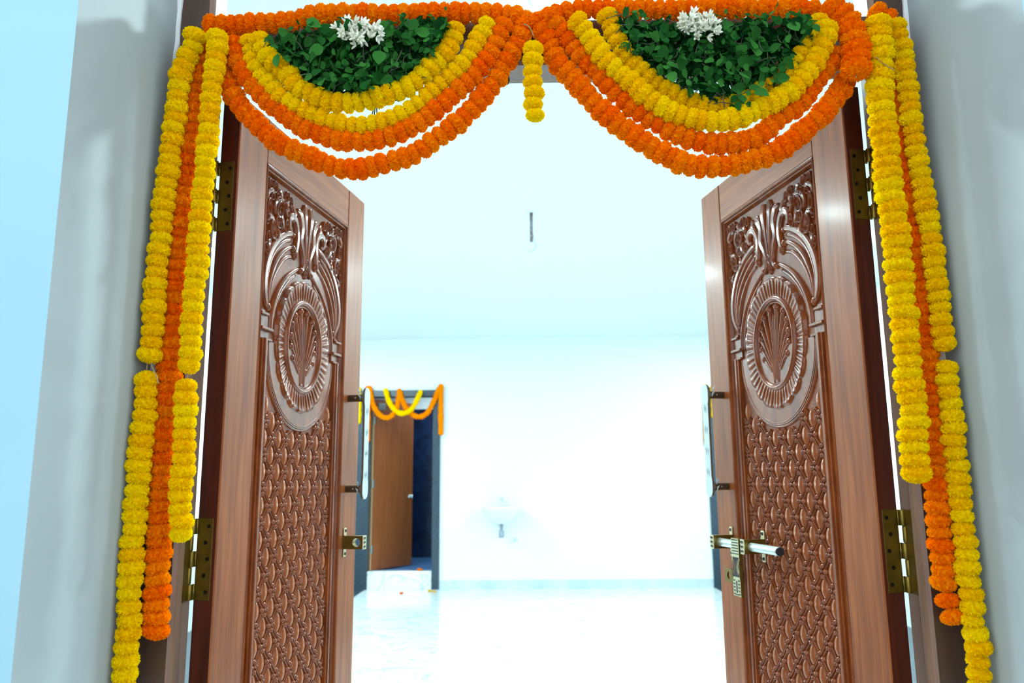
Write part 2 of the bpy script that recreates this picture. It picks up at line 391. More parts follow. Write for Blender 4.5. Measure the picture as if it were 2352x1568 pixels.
class Relief(MB):
    """carving drawn as (t, z) on the panel, 'out' towards the viewer; sg mirrors it for the other leaf"""
    def __init__(s, sg): super().__init__(); s.sg = sg
    def P(s, t, z, out): return (CT+t, -out*s.sg, z)
    def ridge(s, pts, w, h, n=18, base=FLOOR-.002, k=6, close=True, mirror=False, groove=0.0, tw=1.0):
        for mt in ((1, -1) if mirror else (1,)):
            C = catmull([(p[0]*mt, p[1], 0) for p in pts], n); W = lerp_list(w, n); H = lerp_list(h, n)
            vs_ = []
            for i, p in enumerate(C):
                d = C[min(i+1, n)]-C[max(i-1, 0)]; d.normalize(); nv = Vector((-d.y, d.x, 0))
                for j in range(k+1):
                    a = pi*j/k; c_, s_ = cos(a), sin(a)
                    hh = H[i]*HS*(s_**.8)
                    if groove and 1 < j < k-1 and j == k//2: hh *= (1-groove)
                    q = p+nv*(W[i]*c_); vs_.append(s.P(q.x, q.y, base+hh))
            fs = [(i*(k+1)+j, i*(k+1)+j+1, (i+1)*(k+1)+j+1, (i+1)*(k+1)+j) for i in range(n) for j in range(k)]
            if close: fs += [tuple(range(k, -1, -1)), tuple(n*(k+1)+j for j in range(k+1))]
            s.add(vs_, [f[::-1] for f in fs] if mt < 0 else fs)
    def dome(s, t, z, rt, rz, h, base=FLOOR-.002, nu=12, nv=4, rot=0.0, mirror=False, dish=0.0, point=1.0):
        for mt in ((1, -1) if mirror else (1,)):
            vs_ = []
            for i in range(nv+1):
                a = pi/2*i/nv
                for k in range(nu):
                    g = 2*pi*k/nu; x = rt*cos(a)*cos(g); y = rz*cos(a)*sin(g)
                    if point != 1.0: x *= max(0.05, 1-abs(sin(g))**2*(1-point)*1.0)
                    x, y = x*cos(rot)-y*sin(rot), x*sin(rot)+y*cos(rot)
                    hh = h*HS*sin(a)
                    if dish: hh = h*HS*(sin(min(1, i/nv*3.2)*pi/2) - dish*min(1, max(0, i/nv-.34)/.36))
                    vs_.append(s.P(mt*(t+x), z+y, base+hh))
            fs = [(i*nu+k, i*nu+(k+1) % nu, (i+1)*nu+(k+1) % nu, (i+1)*nu+k) for i in range(nv) for k in range(nu)]
            fs.append(tuple(nv*nu+k for k in range(nu)))
            s.add(vs_, [f[::-1] for f in fs] if mt < 0 else fs)
    def bar(s, t0, t1, z0, z1, o0, o1, c=.0015):
        s.box((CT+t0, min(-o0*s.sg, -o1*s.sg), z0), (CT+t1, max(-o0*s.sg, -o1*s.sg), z1), 0, c)
    def frame(s, t0, t1, z0, z1, prof, ends=True):
        """mitred moulding round a rectangle; prof = [(inward, out)]"""
        R = [(t0, z0, 1, 1), (t1, z0, -1, 1), (t1, z1, -1, -1), (t0, z1, 1, -1)]; n = len(prof)
        vs_ = [s.P(t+a*d, z+c_*d, o) for t, z, a, c_ in R for d, o in prof]
        fs = [(i*n+j, i*n+j+1, ((i+1) % 4)*n+j+1, ((i+1) % 4)*n+j) for i in range(4) for j in range(n-1)]
        s.add(vs_, fs)

def oval_path(a, b, zc, a0, a1, n): return [(a*cos(a0+(a1-a0)*i/n), zc+b*sin(a0+(a1-a0)*i/n)) for i in range(n+1)]

def lattice_points():
    ros, ov = [], []
    px, pz, z0 = 0.0282, 0.0322, 1.0617
    for j in range(-8, 19):
        for i in range(-6, 7):
            t = i*px; z = z0+j*pz
            if abs(t) > .150 or z < .835 or z > 1.552: continue
            if (t/.166)**2+((z-1.575)/.184)**2 < 1: continue
            (ros if (i+j) % 2 == 0 else ov).append((t, z))
    return ros, ov
ROS, OV = lattice_points()

def bracket(name, sg, s, z, dark, door, t=.007):
    """brass bolt guide standing on the leaf, its hole along the leaf"""
    n = 24; b = MB(); Y = lambda o: -o*sg
    cz, co, r0 = z, .034, .0098
    ring, outr = [], []
    for k in range(n):
        a = 2*pi*k/n; c_, s_ = cos(a), sin(a); m_ = max(abs(c_), abs(s_))
        ring.append((co+r0*c_, cz+r0*s_)); outr.append((co+.0150*c_/m_, cz+.0150*s_/m_))
    vs_ = [(ss, Y(o), zz) for ss in (s-t, s+t) for o, zz in ring+outr]
    fs = []
    for k in range(n):
        k2 = (k+1) % n
        fs += [(k, k2, n+k2, n+k), (2*n+k2, 2*n+k, 3*n+k, 3*n+k2), (n+k, n+k2, 3*n+k2, 3*n+k), (k2, k, 2*n+k, 2*n+k2)]
    b.add(vs_, fs)
    b.box((s-t, min(Y(.0005), Y(.0192)), z-.0150), (s+t, max(Y(.0005), Y(.0192)), z+.0150))
    o = b.build(name, M['brass'], door)
    b = MB(); b.box((s-t-.001, min(Y(.0488), Y(.0515)), z-.0155), (s+t+.001, max(Y(.0488), Y(.0515)), z+.0155), c=.0008); tag(b.build('face_plate', M['brass_pale'], o), 'pale brass face')
    b = MB()
    for dz in (-.0095, 0, .0095):
        for a in range(4): b.box((s-t+.0015+a*.0032, min(Y(.0513), Y(.0519)), z+dz-.003+(a % 2)*.002), (s-t+.0035+a*.0032, max(Y(.0513), Y(.0519)), z+dz+.002+(a % 2)*.001))
    b.build('engraving', M['brass_dark'], o)
    for dz in (-1, 1):
        b = MB(); b.box((s-.0065, min(Y(.0003), Y(.003)), z+dz*.0148-(.018 if dz < 0 else 0)), (s+.0065, max(Y(.0003), Y(.003)), z+dz*.0148+(.018 if dz > 0 else 0)), c=.001)
        b.build('foot', M['brass_pale'], o)
        b = MB(); b.lathe([(.0038, Y(.0028)), (.0034, Y(.0042)), (.001, Y(.0038))], (s, 0, z+dz*.026), 'y', 10); b.build('screw', M['screw'], o)
    return o

def pull_handle(sg, s, door):
    Y = lambda o: -o*sg
    z0, z1 = 1.258, 1.522; n = 14; out = []
    for k in range(n+1): a = pi*k/n; out.append((.0168*cos(a), z1-.0168+.0168*sin(a)))
    out += [(-.0168, z1-.036), (-.0135, z1-.05), (-.0135, z0+.05), (-.0168, z0+.036)]
    for k in range(n+1): a = pi+pi*k/n; out.append((.0168*cos(a), z0+.0168+.0168*sin(a)))
    out += [(.0168, z0+.036), (.0135, z0+.05), (.0135, z1-.05), (.0168, z1-.036)]
    m_ = len(out); b = MB()
    vs_ = [(s+x*f, Y(o), (z-1.39)*(1 if f == 1 else .992)+1.39) for o, f in ((.0405, 1), (.045, 1), (.0462, .94)) for x, z in out]
    fs = [(k, (k+1) % m_, m_+(k+1) % m_, m_+k) for k in range(m_)]+[(m_+k, m_+(k+1) % m_, 2*m_+(k+1) % m_, 2*m_+k) for k in range(m_)]
    fs += [tuple(range(m_-1, -1, -1)), tuple(range(2*m_, 3*m_))]
    b.add(vs_, fs, 0); b.m = [0]*m_+[1]*m_+[0, 1]
    h = b.build('pull_handle', [M['bronze'], M['film']], door, flip=sg < 0)
    tag(h, 'long bronze pull handle with clear film on its face')
    for z in (1.497, 1.282):
        b = MB(); b.lathe([(.0085, Y(-.001)), (.0085, Y(.034)), (.011, Y(.035)), (.011, Y(.041))], (s-.004, 0, z), 'y', 14); b.build('standoff', M['bronze'], h, True)
        b = MB(); b.lathe([(.002, Y(.0)), (.002, Y(.001))], (s-.004-.0085, Y(.02), z), 'x', 8); b.build('grub_screw', M['steel'], h)
    b = MB()
    for i in range(4):
        z = 1.315+i*.05
        for rad in (.0085, .0055, .0025): b.tube([(s+rad*.8*cos(2*pi*k/16), Y(.0463), z+rad*1.25*sin(2*pi*k/16)) for k in range(17)], .0004, 4, caps=False)
    b.build('embossing', M['film_mark'], h)
    b = MB()   # loose scraps of film round the standoffs
    for z, sc in ((1.497, 1), (1.282, -1)):
        for k in range(3):
            x = s-.015+random.uniform(-.004, .004); zz = z+random.uniform(-.012, .022)
            b.add([(x, Y(.034), zz), (x-.009, Y(.036), zz+.006), (x-.006, Y(.030), zz+.014), (x+.003, Y(.033), zz+.01)], [(0, 1, 2), (0, 2, 3)])
    b.build('film_scrap', M['film'], h)
    return h

def hinge(sg, z0, z1, door):
    """five knuckle butt hinge: one plate on the leaf's edge, one on the frame"""
    Y = lambda o: -o*sg
    b = MB(); b.box((-.0022, min(Y(-.007), Y(-.0355)), z0), (.0004, max(Y(-.007), Y(-.0355)), z1), c=.0004)
    h = b.build('hinge', M['brass'], door)
    L = (z1-z0)/5
    ko = -.0415
    for k in range(5):
        kx, ko_ = -.0088, ko+(.0016 if k % 2 == 0 else -.0016)
        b = MB(); za, zb_ = z0+k*L+.0006, z0+(k+1)*L-.0006
        b.lathe([(.0044, za), (.0048, za+.0008), (.0048, zb_-.0008), (.0044, zb_)], (kx, Y(ko_), 0), 'z', 14)
        if k % 2 == 0: b.box((-.0022, min(Y(-.0355), Y(-.041)), za), (-.0002, max(Y(-.0355), Y(-.041)), zb_))
        b.build('knuckle', M['brass'], h, True)
    # frame plate lies along the reveal (leaf stands at 79 degrees, so this plate is turned back)
    ang = radians(79.4) if sg > 0 else radians(77.96)
    e = Vector((-sin(ang), Y(1)*cos(ang), 0)).normalized()     # towards the viewer along the frame's reveal, in leaf coordinates
    nrm = Vector((-Y(1)*e.y, Y(1)*e.x, 0))
    if nrm.y*Y(1) < 0: nrm = -nrm                                 # towards the opening
    p0 = Vector((0, 0, 0))-nrm*.0443-e*.006
    b = MB(); vs_ = []
    for zz in (z0, z1):
        for a, c_ in ((.001, 0), (.034, 0), (.034, .0018), (.001, .0018)): q = p0+e*a+nrm*c_; vs_.append((q.x, q.y, zz))
    b.add(vs_, [(0, 1, 2, 3), (7, 6, 5, 4), (0, 4, 5, 1), (1, 5, 6, 2), (2, 6, 7, 3), (3, 7, 4, 0)]); b.build('frame_plate', M['brass'], h)
    for k in range(5):
        zz = z0+(k+.5)*L; st = -.0015 if k % 2 else .0035
        b = MB(); b.lathe([(.0036, -.0021), (.0034, -.0031), (.0012, -.0027)], (0, Y(-.018+st), zz), 'x', 10); b.build('screw', M['screw'], h)
    return h

def carved_leaf(name, sg, loc, ang, label):
    D = tag(empty(name, loc, ang), label, 'door', 'carved teak entrance leaves', 'structure')
    Y = lambda o: -o*sg
    def box(nm, s0, s1, z0, z1, o0, o1, mt, c=.0012):
        b = MB(); b.box((s0, min(Y(o0), Y(o1)), z0), (s1, max(Y(o0), Y(o1)), z1), 0, c); return b.build(nm, mt, D)
    g = .0007
    # stiles: the edge facing outwards is stained dark red
    box('hinge_stile', .0004, S1-g, .012, LZ, 0, -.036, M['wood_v'], .0022)
    b = MB(); b.box((-.0012, min(Y(-.0022), Y(-.0358)), .012), (.0006, max(Y(-.0022), Y(-.0358)), LZ)); tag(b.build('hinge_edge', M['mahogany'], D), 'dark red stained hinge edge')
    box('lock_stile', S2+g, SW, .012, LZ, 0, -.036, M['wood_v'], .0022)
    box('top_rail', S1+g, S2-g, PZ1, LZ, -.0006, -.036, M['wood_h'], .0022)
    box('mid_rail', S1+g, S2-g, .66, .80, -.0006, -.036, M['wood_h'], .0022)
    box('bottom_rail', S1+g, S2-g, .012, .17, -.0006, -.036, M['wood_h'], .0022)
    box('lower_panel', S1, S2, .165, .665, -.012, -.026, M['wood_v'])
    box('panel', S1, S2, .795, PZ1+.002, FLOOR, -.028, M['panel'], 0)
    mk = lambda: Relief(sg)
    def done(r, nm, mt='carved', smooth=True): return r.build(nm, M[mt], D, smooth, flip=sg < 0)
    # outer moulding
    r = mk(); r.frame(-.1993, .1997, .80, PZ1, [(0, -.003), (.0012, .0002), (.004, .0010), (.0066, -.0005), (.0072, -.004), (.0088, -.0035), (.0110, -.0045), (.0125, -.0085), (.0145, -.0125), (.0145, -.015)])
    done(r, 'panel_moulding', 'carved', False)
    r = mk()
    zt = 1.5745
    for m_ in (-1, 1):
        for a, bb, o in ((.157, .1635, -.0035), (.1635, .170, -.0008), (.170, .1765, -.0045), (.1765, .185, -.0090)):
            t0, t1 = sorted((m_*a, m_*bb)); r.bar(t0, t1, .812, zt-(.001 if o < -.001 else 0), FLOOR-.002, o, .0011)
    for a, o in ((.814, -.0035), (.8205, -.0008), (.827, -.0045)): r.bar(-.157, .157, a-.0065, a, FLOOR-.002, o, .0011)
    done(r, 'inner_bead', 'carved', False)
    # ledges under the arches
    r = mk()
    for m_ in (-1, 1):
        for a, bb, z0, z1, o in ((.141, .186, 1.5905, 1.5965, -.001), (.157, .186, 1.6200, 1.6255, -.003), (.150, .186, 1.5960, 1.6205, -.0095), (.146, .186, 1.5740, 1.5910, -.0095), (.142, .170, 1.5705, 1.5755, -.002), (.162, .186, 1.6250, 1.632, -.0095)):
            t0, t1 = sorted((m_*a, m_*bb)); r.bar(t0, t1, z0, z1, FLOOR-.002, o, .0014)
    done(r, 'ledge', 'carved', False)
    # plate and moulded oval below the medallion
    r = mk(); n = 40; vs_ = [r.P(0, 1.572, -.0085)]+[r.P(t, z, -.0085) for t, z in oval_path(.150, .163, 1.572, pi, 2*pi, n)]
    r.add(vs_, [(0, i+1, i+2) for i in range(n)]); done(r, 'medallion_plate')
    r = mk()
    for a, bb, w, h in ((.1395, .1505, .0036, .0095), (.1465, .158, .0036, .0125), (.1535, .1655, .0036, .0100)):
        r.ridge(oval_path(a, bb, 1.572, pi, 2*pi, 24), w, h, 60)
    done(r, 'lower_oval_moulding')
    # arches springing from the ledges to the crest
    r = mk()
    r.ridge([(.1430, 1.592), (.1395, 1.628), (.120, 1.674), (.085, 1.715), (.045, 1.742), (.026, 1.750)], [.0066, .0066, .0064, .0056, .004], [.016, .016, .015, .012, .009], 30, mirror=True)
    r.ridge([(.1335, 1.592), (.130, 1.628), (.111, 1.670), (.078, 1.708), (.042, 1.733)], [.0060, .0060, .0056, .004], [.0095, .0095, .0095, .007], 28, mirror=True)
    done(r, 'arch_moulding')
    r = mk()
    r.ridge([(.158, 1.640), (.172, 1.668), (.174, 1.703), (.160, 1.744), (.135, 1.778), (.102, 1.803), (.070, 1.816), (.056, 1.816)], [.0060, .0098, .0104, .0100, .0092, .0085, .0075, .004], [.014, .018, .019, .018, .017, .015, .013, .008], 36, mirror=True, k=8, groove=.22)
    r.ridge([(.156, 1.642), (.164, 1.672), (.162, 1.704), (.149, 1.740), (.127, 1.768), (.098, 1.790), (.070, 1.802)], [.003, .0062, .0070, .0066, .0056, .0045], [.011, .013, .013, .012, .011, .009], 32, mirror=True)
    r.ridge([(.153, 1.646), (.156, 1.675), (.149, 1.705), (.131, 1.737), (.108, 1.762), (.080, 1.781), (.056, 1.790)], [.003, .0060, .0072, .0070, .0060, .004], [.012, .015, .016, .014, .012, .009], 32, mirror=True)
    r.ridge([(.151, 1.650), (.147, 1.678), (.136, 1.706), (.115, 1.735), (.088, 1.758), (.062, 1.768)], [.0025, .0055, .0065, .0058, .004], [.010, .012, .012, .010, .008], 30, mirror=True)
    r.dome(.152, 1.640, .0085, .010, .017, mirror=True); r.dome(.060, 1.787, .008, .009, .016, mirror=True); r.dome(.060, 1.815, .006, .007, .014, mirror=True)
    done(r, 'arch_plume')
    # crest of lily petals
    r = mk()
    r.ridge([(.004, 1.742), (.005, 1.79), (.010, 1.84), (.0145, 1.875), (.0115, 1.897)], [.0045, .0058, .0085, .0125, .008], [.014, .016, .018, .019, .015], 28, mirror=True, k=8, groove=.38)
    r.ridge([(.022, 1.745), (.012, 1.762), (.018, 1.79), (.030, 1.815), (.027, 1.845), (.038, 1.868), (.050, 1.873)], [.0055, .0055, .0080, .0110, .0110, .0135, .008], [.015, .016, .017, .018, .019, .020, .016], 34, mirror=True, k=8, groove=.38)
    r.ridge([(.0, 1.735), (0, 1.78), (0, 1.83), (0, 1.868)], [.0025, .003, .005, .002], [.010, .012, .013, .010], 20)
    r.ridge([(.052, 1.772), (.046, 1.80), (.045, 1.826), (.056, 1.848), (.072, 1.853), (.084, 1.843), (.081, 1.829), (.072, 1.827)], [.0075, .009, .008, .0095, .0105, .0095, .0075, .005], [.016, .017, .016, .018, .020, .019, .016, .012], 34, mirror=True, k=8, groove=.3)
    r.ridge([(.066, 1.845), (.062, 1.864), (.070, 1.878)], [.005, .0095, .005], [.014, .017, .012], 14, mirror=True, groove=.3)
    r.dome(.024, 1.748, .0075, .0085, .019, mirror=True); r.dome(.049, 1.776, .0085, .013, .018, mirror=True)
    r.dome(0, 1.741, .005, .008, .012); r.ridge([(.008, 1.752), (0, 1.762), (-.008, 1.752)], .003, .018, 10); r.ridge([(.008, 1.768), (0, 1.777), (-.008, 1.768)], .0025, .017, 10)
    done(r, 'crest')
    # flower sprays in the upper corners
    for m_ in (-1, 1):
        r = mk(); random.seed(11)
        cups = [(.150, 1.890, .0085, .012, .2), (.170, 1.888, .0075, .012, -.2), (.104, 1.884, .0075, .013, .35), (.084, 1.882, .007, .0115, -.3), (.121, 1.882, .0055, .010, .7), (.126, 1.850, .0115, .0175, .3),
                (.127, 1.823, .010, .0125, -.2), (.096, 1.824, .0075, .014, .1), (.170, 1.842, .007, .017, 0), (.151, 1.800, .010, .019, -.15), (.150, 1.772, .010, .012, .2), (.172, 1.755, .007, .012, -.3), (.111, 1.806, .006, .010, -.4),
                (.160, 1.866, .006, .009, .8), (.139, 1.872, .005, .008, -.6), (.172, 1.815, .006, .010, 0), (.112, 1.862, .005, .009, -.8), (.173, 1.780, .0055, .010, .2), (.138, 1.785, .005, .008, .5)]
        for t, z, a, bb, ro in cups:
            r.dome(m_*t, z, a*1.18, bb*1.18, .0145+random.uniform(-.003, .004), rot=m_*ro, nu=16, nv=9, dish=.85)
            if a > .0095: r.dome(m_*(t-.001), z-bb*.2, a*.5, bb*.5, .0125, rot=m_*ro, nu=10, nv=3)
        for pts in ([(.088, 1.838), (.108, 1.868), (.132, 1.872), (.146, 1.855), (.142, 1.835)], [(.142, 1.812), (.160, 1.822), (.172, 1.812)], [(.118, 1.865), (.128, 1.885), (.138, 1.889)], [(.150, 1.872), (.163, 1.878), (.176, 1.868), (.176, 1.850)],
                    [(.13, 1.81), (.125, 1.795), (.132, 1.785)], [(.155, 1.78), (.166, 1.765), (.160, 1.752)], [(.094, 1.86), (.098, 1.872), (.095, 1.886)], [(.104, 1.812), (.115, 1.826), (.113, 1.842)]):
            r.ridge([(m_*t, z) for t, z in pts], [.003, .0062, .0062, .003], [.012, .018, .018, .012], 18, groove=.35)
        done(r, 'flower_spray')
    # fluted medallion rim
    r = mk(); NA, NR = 320, 9; vs_ = []; sc = 18
    for i in range(NA):
        a = 2*pi*i/NA; ph = (a*sc/(2*pi)) % 1.0
        lobe = abs(sin(pi*ph))**.55; flute = .5-.5*cos(2*pi*ph*3)
        rad = 1.0-.035*(1-lobe)
        for j in range(NR+1):
            q = j/NR
            if q < .92:
                x = q/.92; R = .655+(rad*.985-.655)*x
                h = .005+.0040*x**.7+.0032*(flute-.5)*min(1, 3*x)*(1-x**4)+.0026*(lobe-.6)*x
                if x > .9: h += .0012
            else:
                R = rad*(1.0 if q < .99 else 1.004); h = .0085 if q < .99 else 0.0
            vs_.append(r.P(.1205*R*cos(a), 1.584+.1445*R*sin(a), FLOOR-.001+h))
    n1 = NR+1
    r.add(vs_, [(i*n1+j, i*n1+j+1, ((i+1) % NA)*n1+j+1, ((i+1) % NA)*n1+j) for i in range(NA) for j in range(NR)])
    done(r, 'medallion_rim')
    r = mk(); r.ridge(oval_path(.0785, .0955, 1.584, 0, 2*pi, 40), .0072, .0215, 90, close=False, k=8); r.ridge(oval_path(.0705, .087, 1.584, 0, 2*pi, 40), .003, .012, 80, close=False)
    done(r, 'medallion_ring')
    # palmette
    r = mk(); bz = 1.499
    tips = [(.0150, 1.659, .004), (.0395, 1.645, .010), (.0530, 1.624, .014), (.0560, 1.600, .016), (.0540, 1.577, .015), (.0460, 1.554, .012)]
    for i, (t, z, bend) in enumerate(tips):
        b0 = .0015+.0012*(5-i)*.0+.0018*i
        mid = [(b0, bz), (b0+.001+.0006*i, bz+.035), (t*.35+.001, bz+(z-bz)*.48), (t*.72, bz+(z-bz)*.80), (t*.97, z-.003)]
        r.ridge(mid, [.0016, .0022, .0036, .0052, .0050], [.012, .013, .0145, .016, .015], 22, mirror=True)
        r.ridge([(p[0]+.0028*(k/4), p[1]-.004*(k/4)) for k, p in enumerate(mid)], [.0012, .0016, .0024, .0038, .0030], [.009, .010, .0115, .013, .011], 22, mirror=True)
        r.dome(t, z, .0082, .0095, .0195, mirror=True, nu=14)
    r.ridge([(0, bz), (0, bz+.06), (0, bz+.12), (0, bz+.15)], [.002, .003, .004, .002], [.011, .013, .014, .012], 18)
    r.dome(0, bz+.003, .014, .008, .013)
    done(r, 'palmette')
    # lattice: doubled diagonal ribs, beaded rosettes, long oval bosses
    r = mk(); S_ = {(round(t, 4), round(z, 4)) for t, z in ROS}
    for t, z in ROS:
        for dt in (-1, 1):
            for dz in (-1, 1):
                t2, z2 = t+dt*.0282, z+dz*.0322
                if dz < 0 and (round(t2, 4), round(z2, 4)) not in S_ and abs(t2) < .155 and z2 > .82: continue_ = True
                if dz > 0 and (round(t2, 4), round(z2, 4)) in S_: continue
                te = max(-.157, min(.157, t2)); fr = (te-t)/(t2-t) if t2 != t else 1
                ze = z+(z2-z)*fr
                if ((te/.163)**2+((ze-1.572)/.172)**2 < 1): fr *= .55; te = t+(t2-t)*fr; ze = z+(z2-z)*fr
                d = Vector((te-t, ze-z)).normalized(); nn = Vector((-d.y, d.x))*.0031; cut = d*.0085
                for q in (-1, 1): r.ridge([(t+nn.x*q+cut.x, z+nn.y*q+cut.y), (te+nn.x*q-(cut.x if abs(te) < .15 and fr > .99 else 0), ze+nn.y*q-(cut.y if abs(te) < .15 and fr > .99 else 0))], .0018, .0108, 1, k=4, close=False)
    lat = done(r, 'lattice', 'carved', True)
    r = mk()
    c0 = CT
    def L(rel): return rel.mesh('m', [M['carved']], True, flip=sg < 0)
    rm = Relief(sg); bs = -.002
    for t, z, a, bb, h in ((0, .0090, .0064, .0058, .0155), (0, -.0090, .0068, .0062, .0155), (-.0085, 0, .0064, .0062, .0150), (.0085, 0, .0064, .0062, .0125), (.0088, 0, .0038, .0038, .0155), (0, 0, .0036, .0036, .0160)):
        rm.dome(t-CT, z, a, bb, h, base=bs, nu=10, nv=4)
    me_r = rm.mesh('rosette', [M['carved']], True, flip=sg < 0)
    om = Relief(sg); om.dome(-CT, 0, .0119, .0208, .0125, base=bs, nu=16, nv=5, point=.72)
    me_o = om.mesh('oval', [M['oval_wood']], True, flip=sg < 0)
    for nm, me, pts in (('rosette', me_r, ROS), ('oval', me_o, OV)):
        src = link(nm, me, lat); src.location = (CT+pts[0][0], Y(FLOOR), pts[0][1])
        for t, z in pts[1:]:
            o = src.copy(); COL.objects.link(o); o.parent = lat; o.location = (CT+t, Y(FLOOR), z)
    pull_handle(sg, .540, D)
    hz = ((1.748, 1.881), (1.106, 1.240)) if sg > 0 else ((1.757, 1.890), (1.112, 1.247))
    for z0, z1 in hz+((.30, .434),): hinge(sg, z0, z1, D)
    return D

DL = carved_leaf('door_1', 1, (-.55575, 0, 0), radians(79.387), 'carved teak entrance leaf on the left, with bolt catch and no bolt')
DR = carved_leaf('door_2', -1, (.55575, 0, 0), radians(102.042), 'carved teak entrance leaf on the right, with the sliding bolt')

# bolt catch on the left leaf, sliding bolt on the right leaf
c = bracket('bolt_catch', 1, .532, 1.160, True, DL, .009)
Yr = lambda o: o
b = MB(); b.lathe([(.0030, -.001), (.0086, 0), (.0092, .004), (.0092, .270), (.0070, .282), (.0030, .286)], (.262, .034, 1.157), 'x', 20)
bolt = tag(b.build('sliding_bolt', M['steel'], DR, True), 'steel sliding bolt in brass guides')
b = MB(); b.lathe([(.0084, -.0018), (.0090, .0), (.0090, .001)], (.262, .034, 1.157), 'x', 20); tag(b.build('bolt_end', M['brass_dark'], bolt), 'dark bolt end')
g1 = bracket('bolt_guide', -1, .530, 1.157, False, DR)
g2 = bracket('bolt_guide', -1, .385, 1.157, False, DR)
# hasp plate hanging from the rod
b = MB(); prof = [(-.017, 1.173), (.017, 1.173), (.017, 1.128), (.0145, 1.118), (.0145, 1.092), (.017, 1.082), (.017, 1.052), (-.017, 1.052), (-.017, 1.082), (-.0145, 1.092), (-.0145, 1.118), (-.017, 1.128)]
hs = .414
def slab(prof, y0, y1, mi=0):
    n = len(prof); vs_ = [(hs+x, y, z) for y in (y0, y1) for x, z in prof]
    b.add(vs_, [(k, (k+1) % n, n+(k+1) % n, n+k) for k in range(n)]+[tuple(range(n-1, -1, -1)), tuple(range(n, 2*n))], mi)
slab(prof, .0445, .0525)
hasp = tag(b.build('hasp', M['brass'], bolt), 'brass hasp plate with engraved face')
b = MB(); slab([(x*.96, 1.1125+(z-1.1125)*.985) for x, z in prof], .0523, .0531); b.build('face_plate', M['brass_pale'], hasp)
b = MB(); n = 16; b.lathe([(.0128, -.016), (.0128, .016)], (hs, .036, 1.157), 'x', 18); b.build('collar', M['brass'], hasp, True)
b = MB()
for k in range(6): z = 1.1700-k*.0058; b.box((hs-.0145, .0530, z-.0016), (hs+.0145, .0534, z+.0006))
b.box((hs-.0133, .0530, 1.0925), (hs+.0133, .0534, 1.1335)); b.box((hs-.0025, .0530, 1.0600), (hs+.0025, .0535, 1.0840))
for z in (1.0570, 1.0640, 1.0710, 1.0780, 1.0850):
    for x in (-.0125, -.0080, .0080, .0125):
        if z < 1.06 or abs(x) > .006: b.box((hs+x-.0014, .0530, z-.0020), (hs+x+.0014, .0534, z+.0016))
for x in (-.004, .004, 0): b.box((hs+x-.0012, .0530, 1.0545), (hs+x+.0012, .0534, 1.0570))
b.build('engraving', M['brass_dark'], hasp)
b = MB()
for m_ in (-1, 1):
    for k in range(3):
        q = .0022+.0036*k
        b.tube([(hs+m_*(q+.006*(abs(u)**1.4)), .0535, 1.113+u*(.0165-.0022*k)) for u in [-1+i*.25 for i in range(9)]], .0006, 5)
b.build('relief_lines', M['brass_pale'], hasp)
# staple for the hasp
b = MB(); n = 24; s0, z0, r0 = .520, 1.083, .0085
for y0, y1 in ((.014, .018),):
    ring = [(s0+r0*cos(2*pi*k/n), z0+r0*sin(2*pi*k/n)) for k in range(n)]
    outr = []
    for k in range(n):
        a = 2*pi*k/n; m_ = max(abs(cos(a))/.019, abs(sin(a))/.0150); outr.append((s0+cos(a)/m_, z0+sin(a)/m_))
    vs_ = [(x, y, z) for y in (y0, y1) for x, z in ring+outr]
    for k in range(n):
        k2 = (k+1) % n
        b.f += [(k, k2, n+k2, n+k), (2*n+k2, 2*n+k, 3*n+k, 3*n+k2), (n+k, n+k2, 3*n+k2, 3*n+k), (k2, k, 2*n+k, 2*n+k2)]; b.m += [0]*4
    b.v += vs_
b.box((.486, .0005, 1.071), (.504, .0035, 1.095)); b.box((.500, .0005, 1.0705), (.504, .018, 1.0955))
st = tag(b.build('staple', M['brass'], DR), 'brass staple plate with a round hole')
for z in (1.077, 1.089):
    b = MB(); b.lathe([(.0032, .0033), (.003, .0046), (.001, .0042)], (.492, 0, z), 'y', 10); b.build('screw', M['screw'], st)

# ================================================================ MARIGOLDS
random.seed(21)
def marigold_mesh(name, mt, seed, NP=480):
    rnd = random.Random(seed); b = MB(); AX = .62
    b.ell((0, 0, 0), (.84, .84, .84*AX), 14, 9)
    gold = pi*(3-5**.5)
    for i in range(NP):
        zz = 1-2*(i+.5)/NP; rr_ = (1-zz*zz)**.5; a = i*gold+rnd.uniform(-.2, .2)
        n = Vector((rr_*cos(a), rr_*sin(a), zz)).normalized()
        base = Vector((n.x*.55, n.y*.55, n.z*.55*AX)); L = rnd.uniform(.95, 1.02)
        tip = Vector((n.x*L, n.y*L, n.z*L*AX))
        d = (tip-base).normalized()
        q = Vector((rnd.gauss(0, 1), rnd.gauss(0, 1), rnd.gauss(0, 1)+.6)); side = d.cross(q).normalized(); up = side.cross(d).normalized()
        w = rnd.uniform(.06, .10); ph = rnd.uniform(0, 6.28); curl = rnd.uniform(-.12, .12); amp = rnd.uniform(.02, .045)
        vs_ = []
        for r_ in range(3):
            v = (0, .66, 1.0)[r_]; ww = w*(.5, .95, 1.0)[r_]
            for c_ in range(4):
                u = -1+c_*2/3
                p = base+(tip-base)*v+side*(ww*u)+up*(curl*v*v+amp*v*v*sin(ph+c_*2.1)-.03*v*u*u)
                if r_ == 2: p += d*(.04*sin(ph*1.7+c_*2.6)-.03*u*u)
                vs_.append(p)
        b.add(vs_, [(r_*4+c_, r_*4+c_+1, r_*4+c_+5, r_*4+c_+4) for r_ in range(2) for c_ in range(3)])
    return b.mesh(name, [mt], True)
MG = {k: [marigold_mesh('marigold', M[k], 100+i*7+(50 if k == 'orange' else 0)) for i in range(5)] for k in ('yellow', 'orange')}

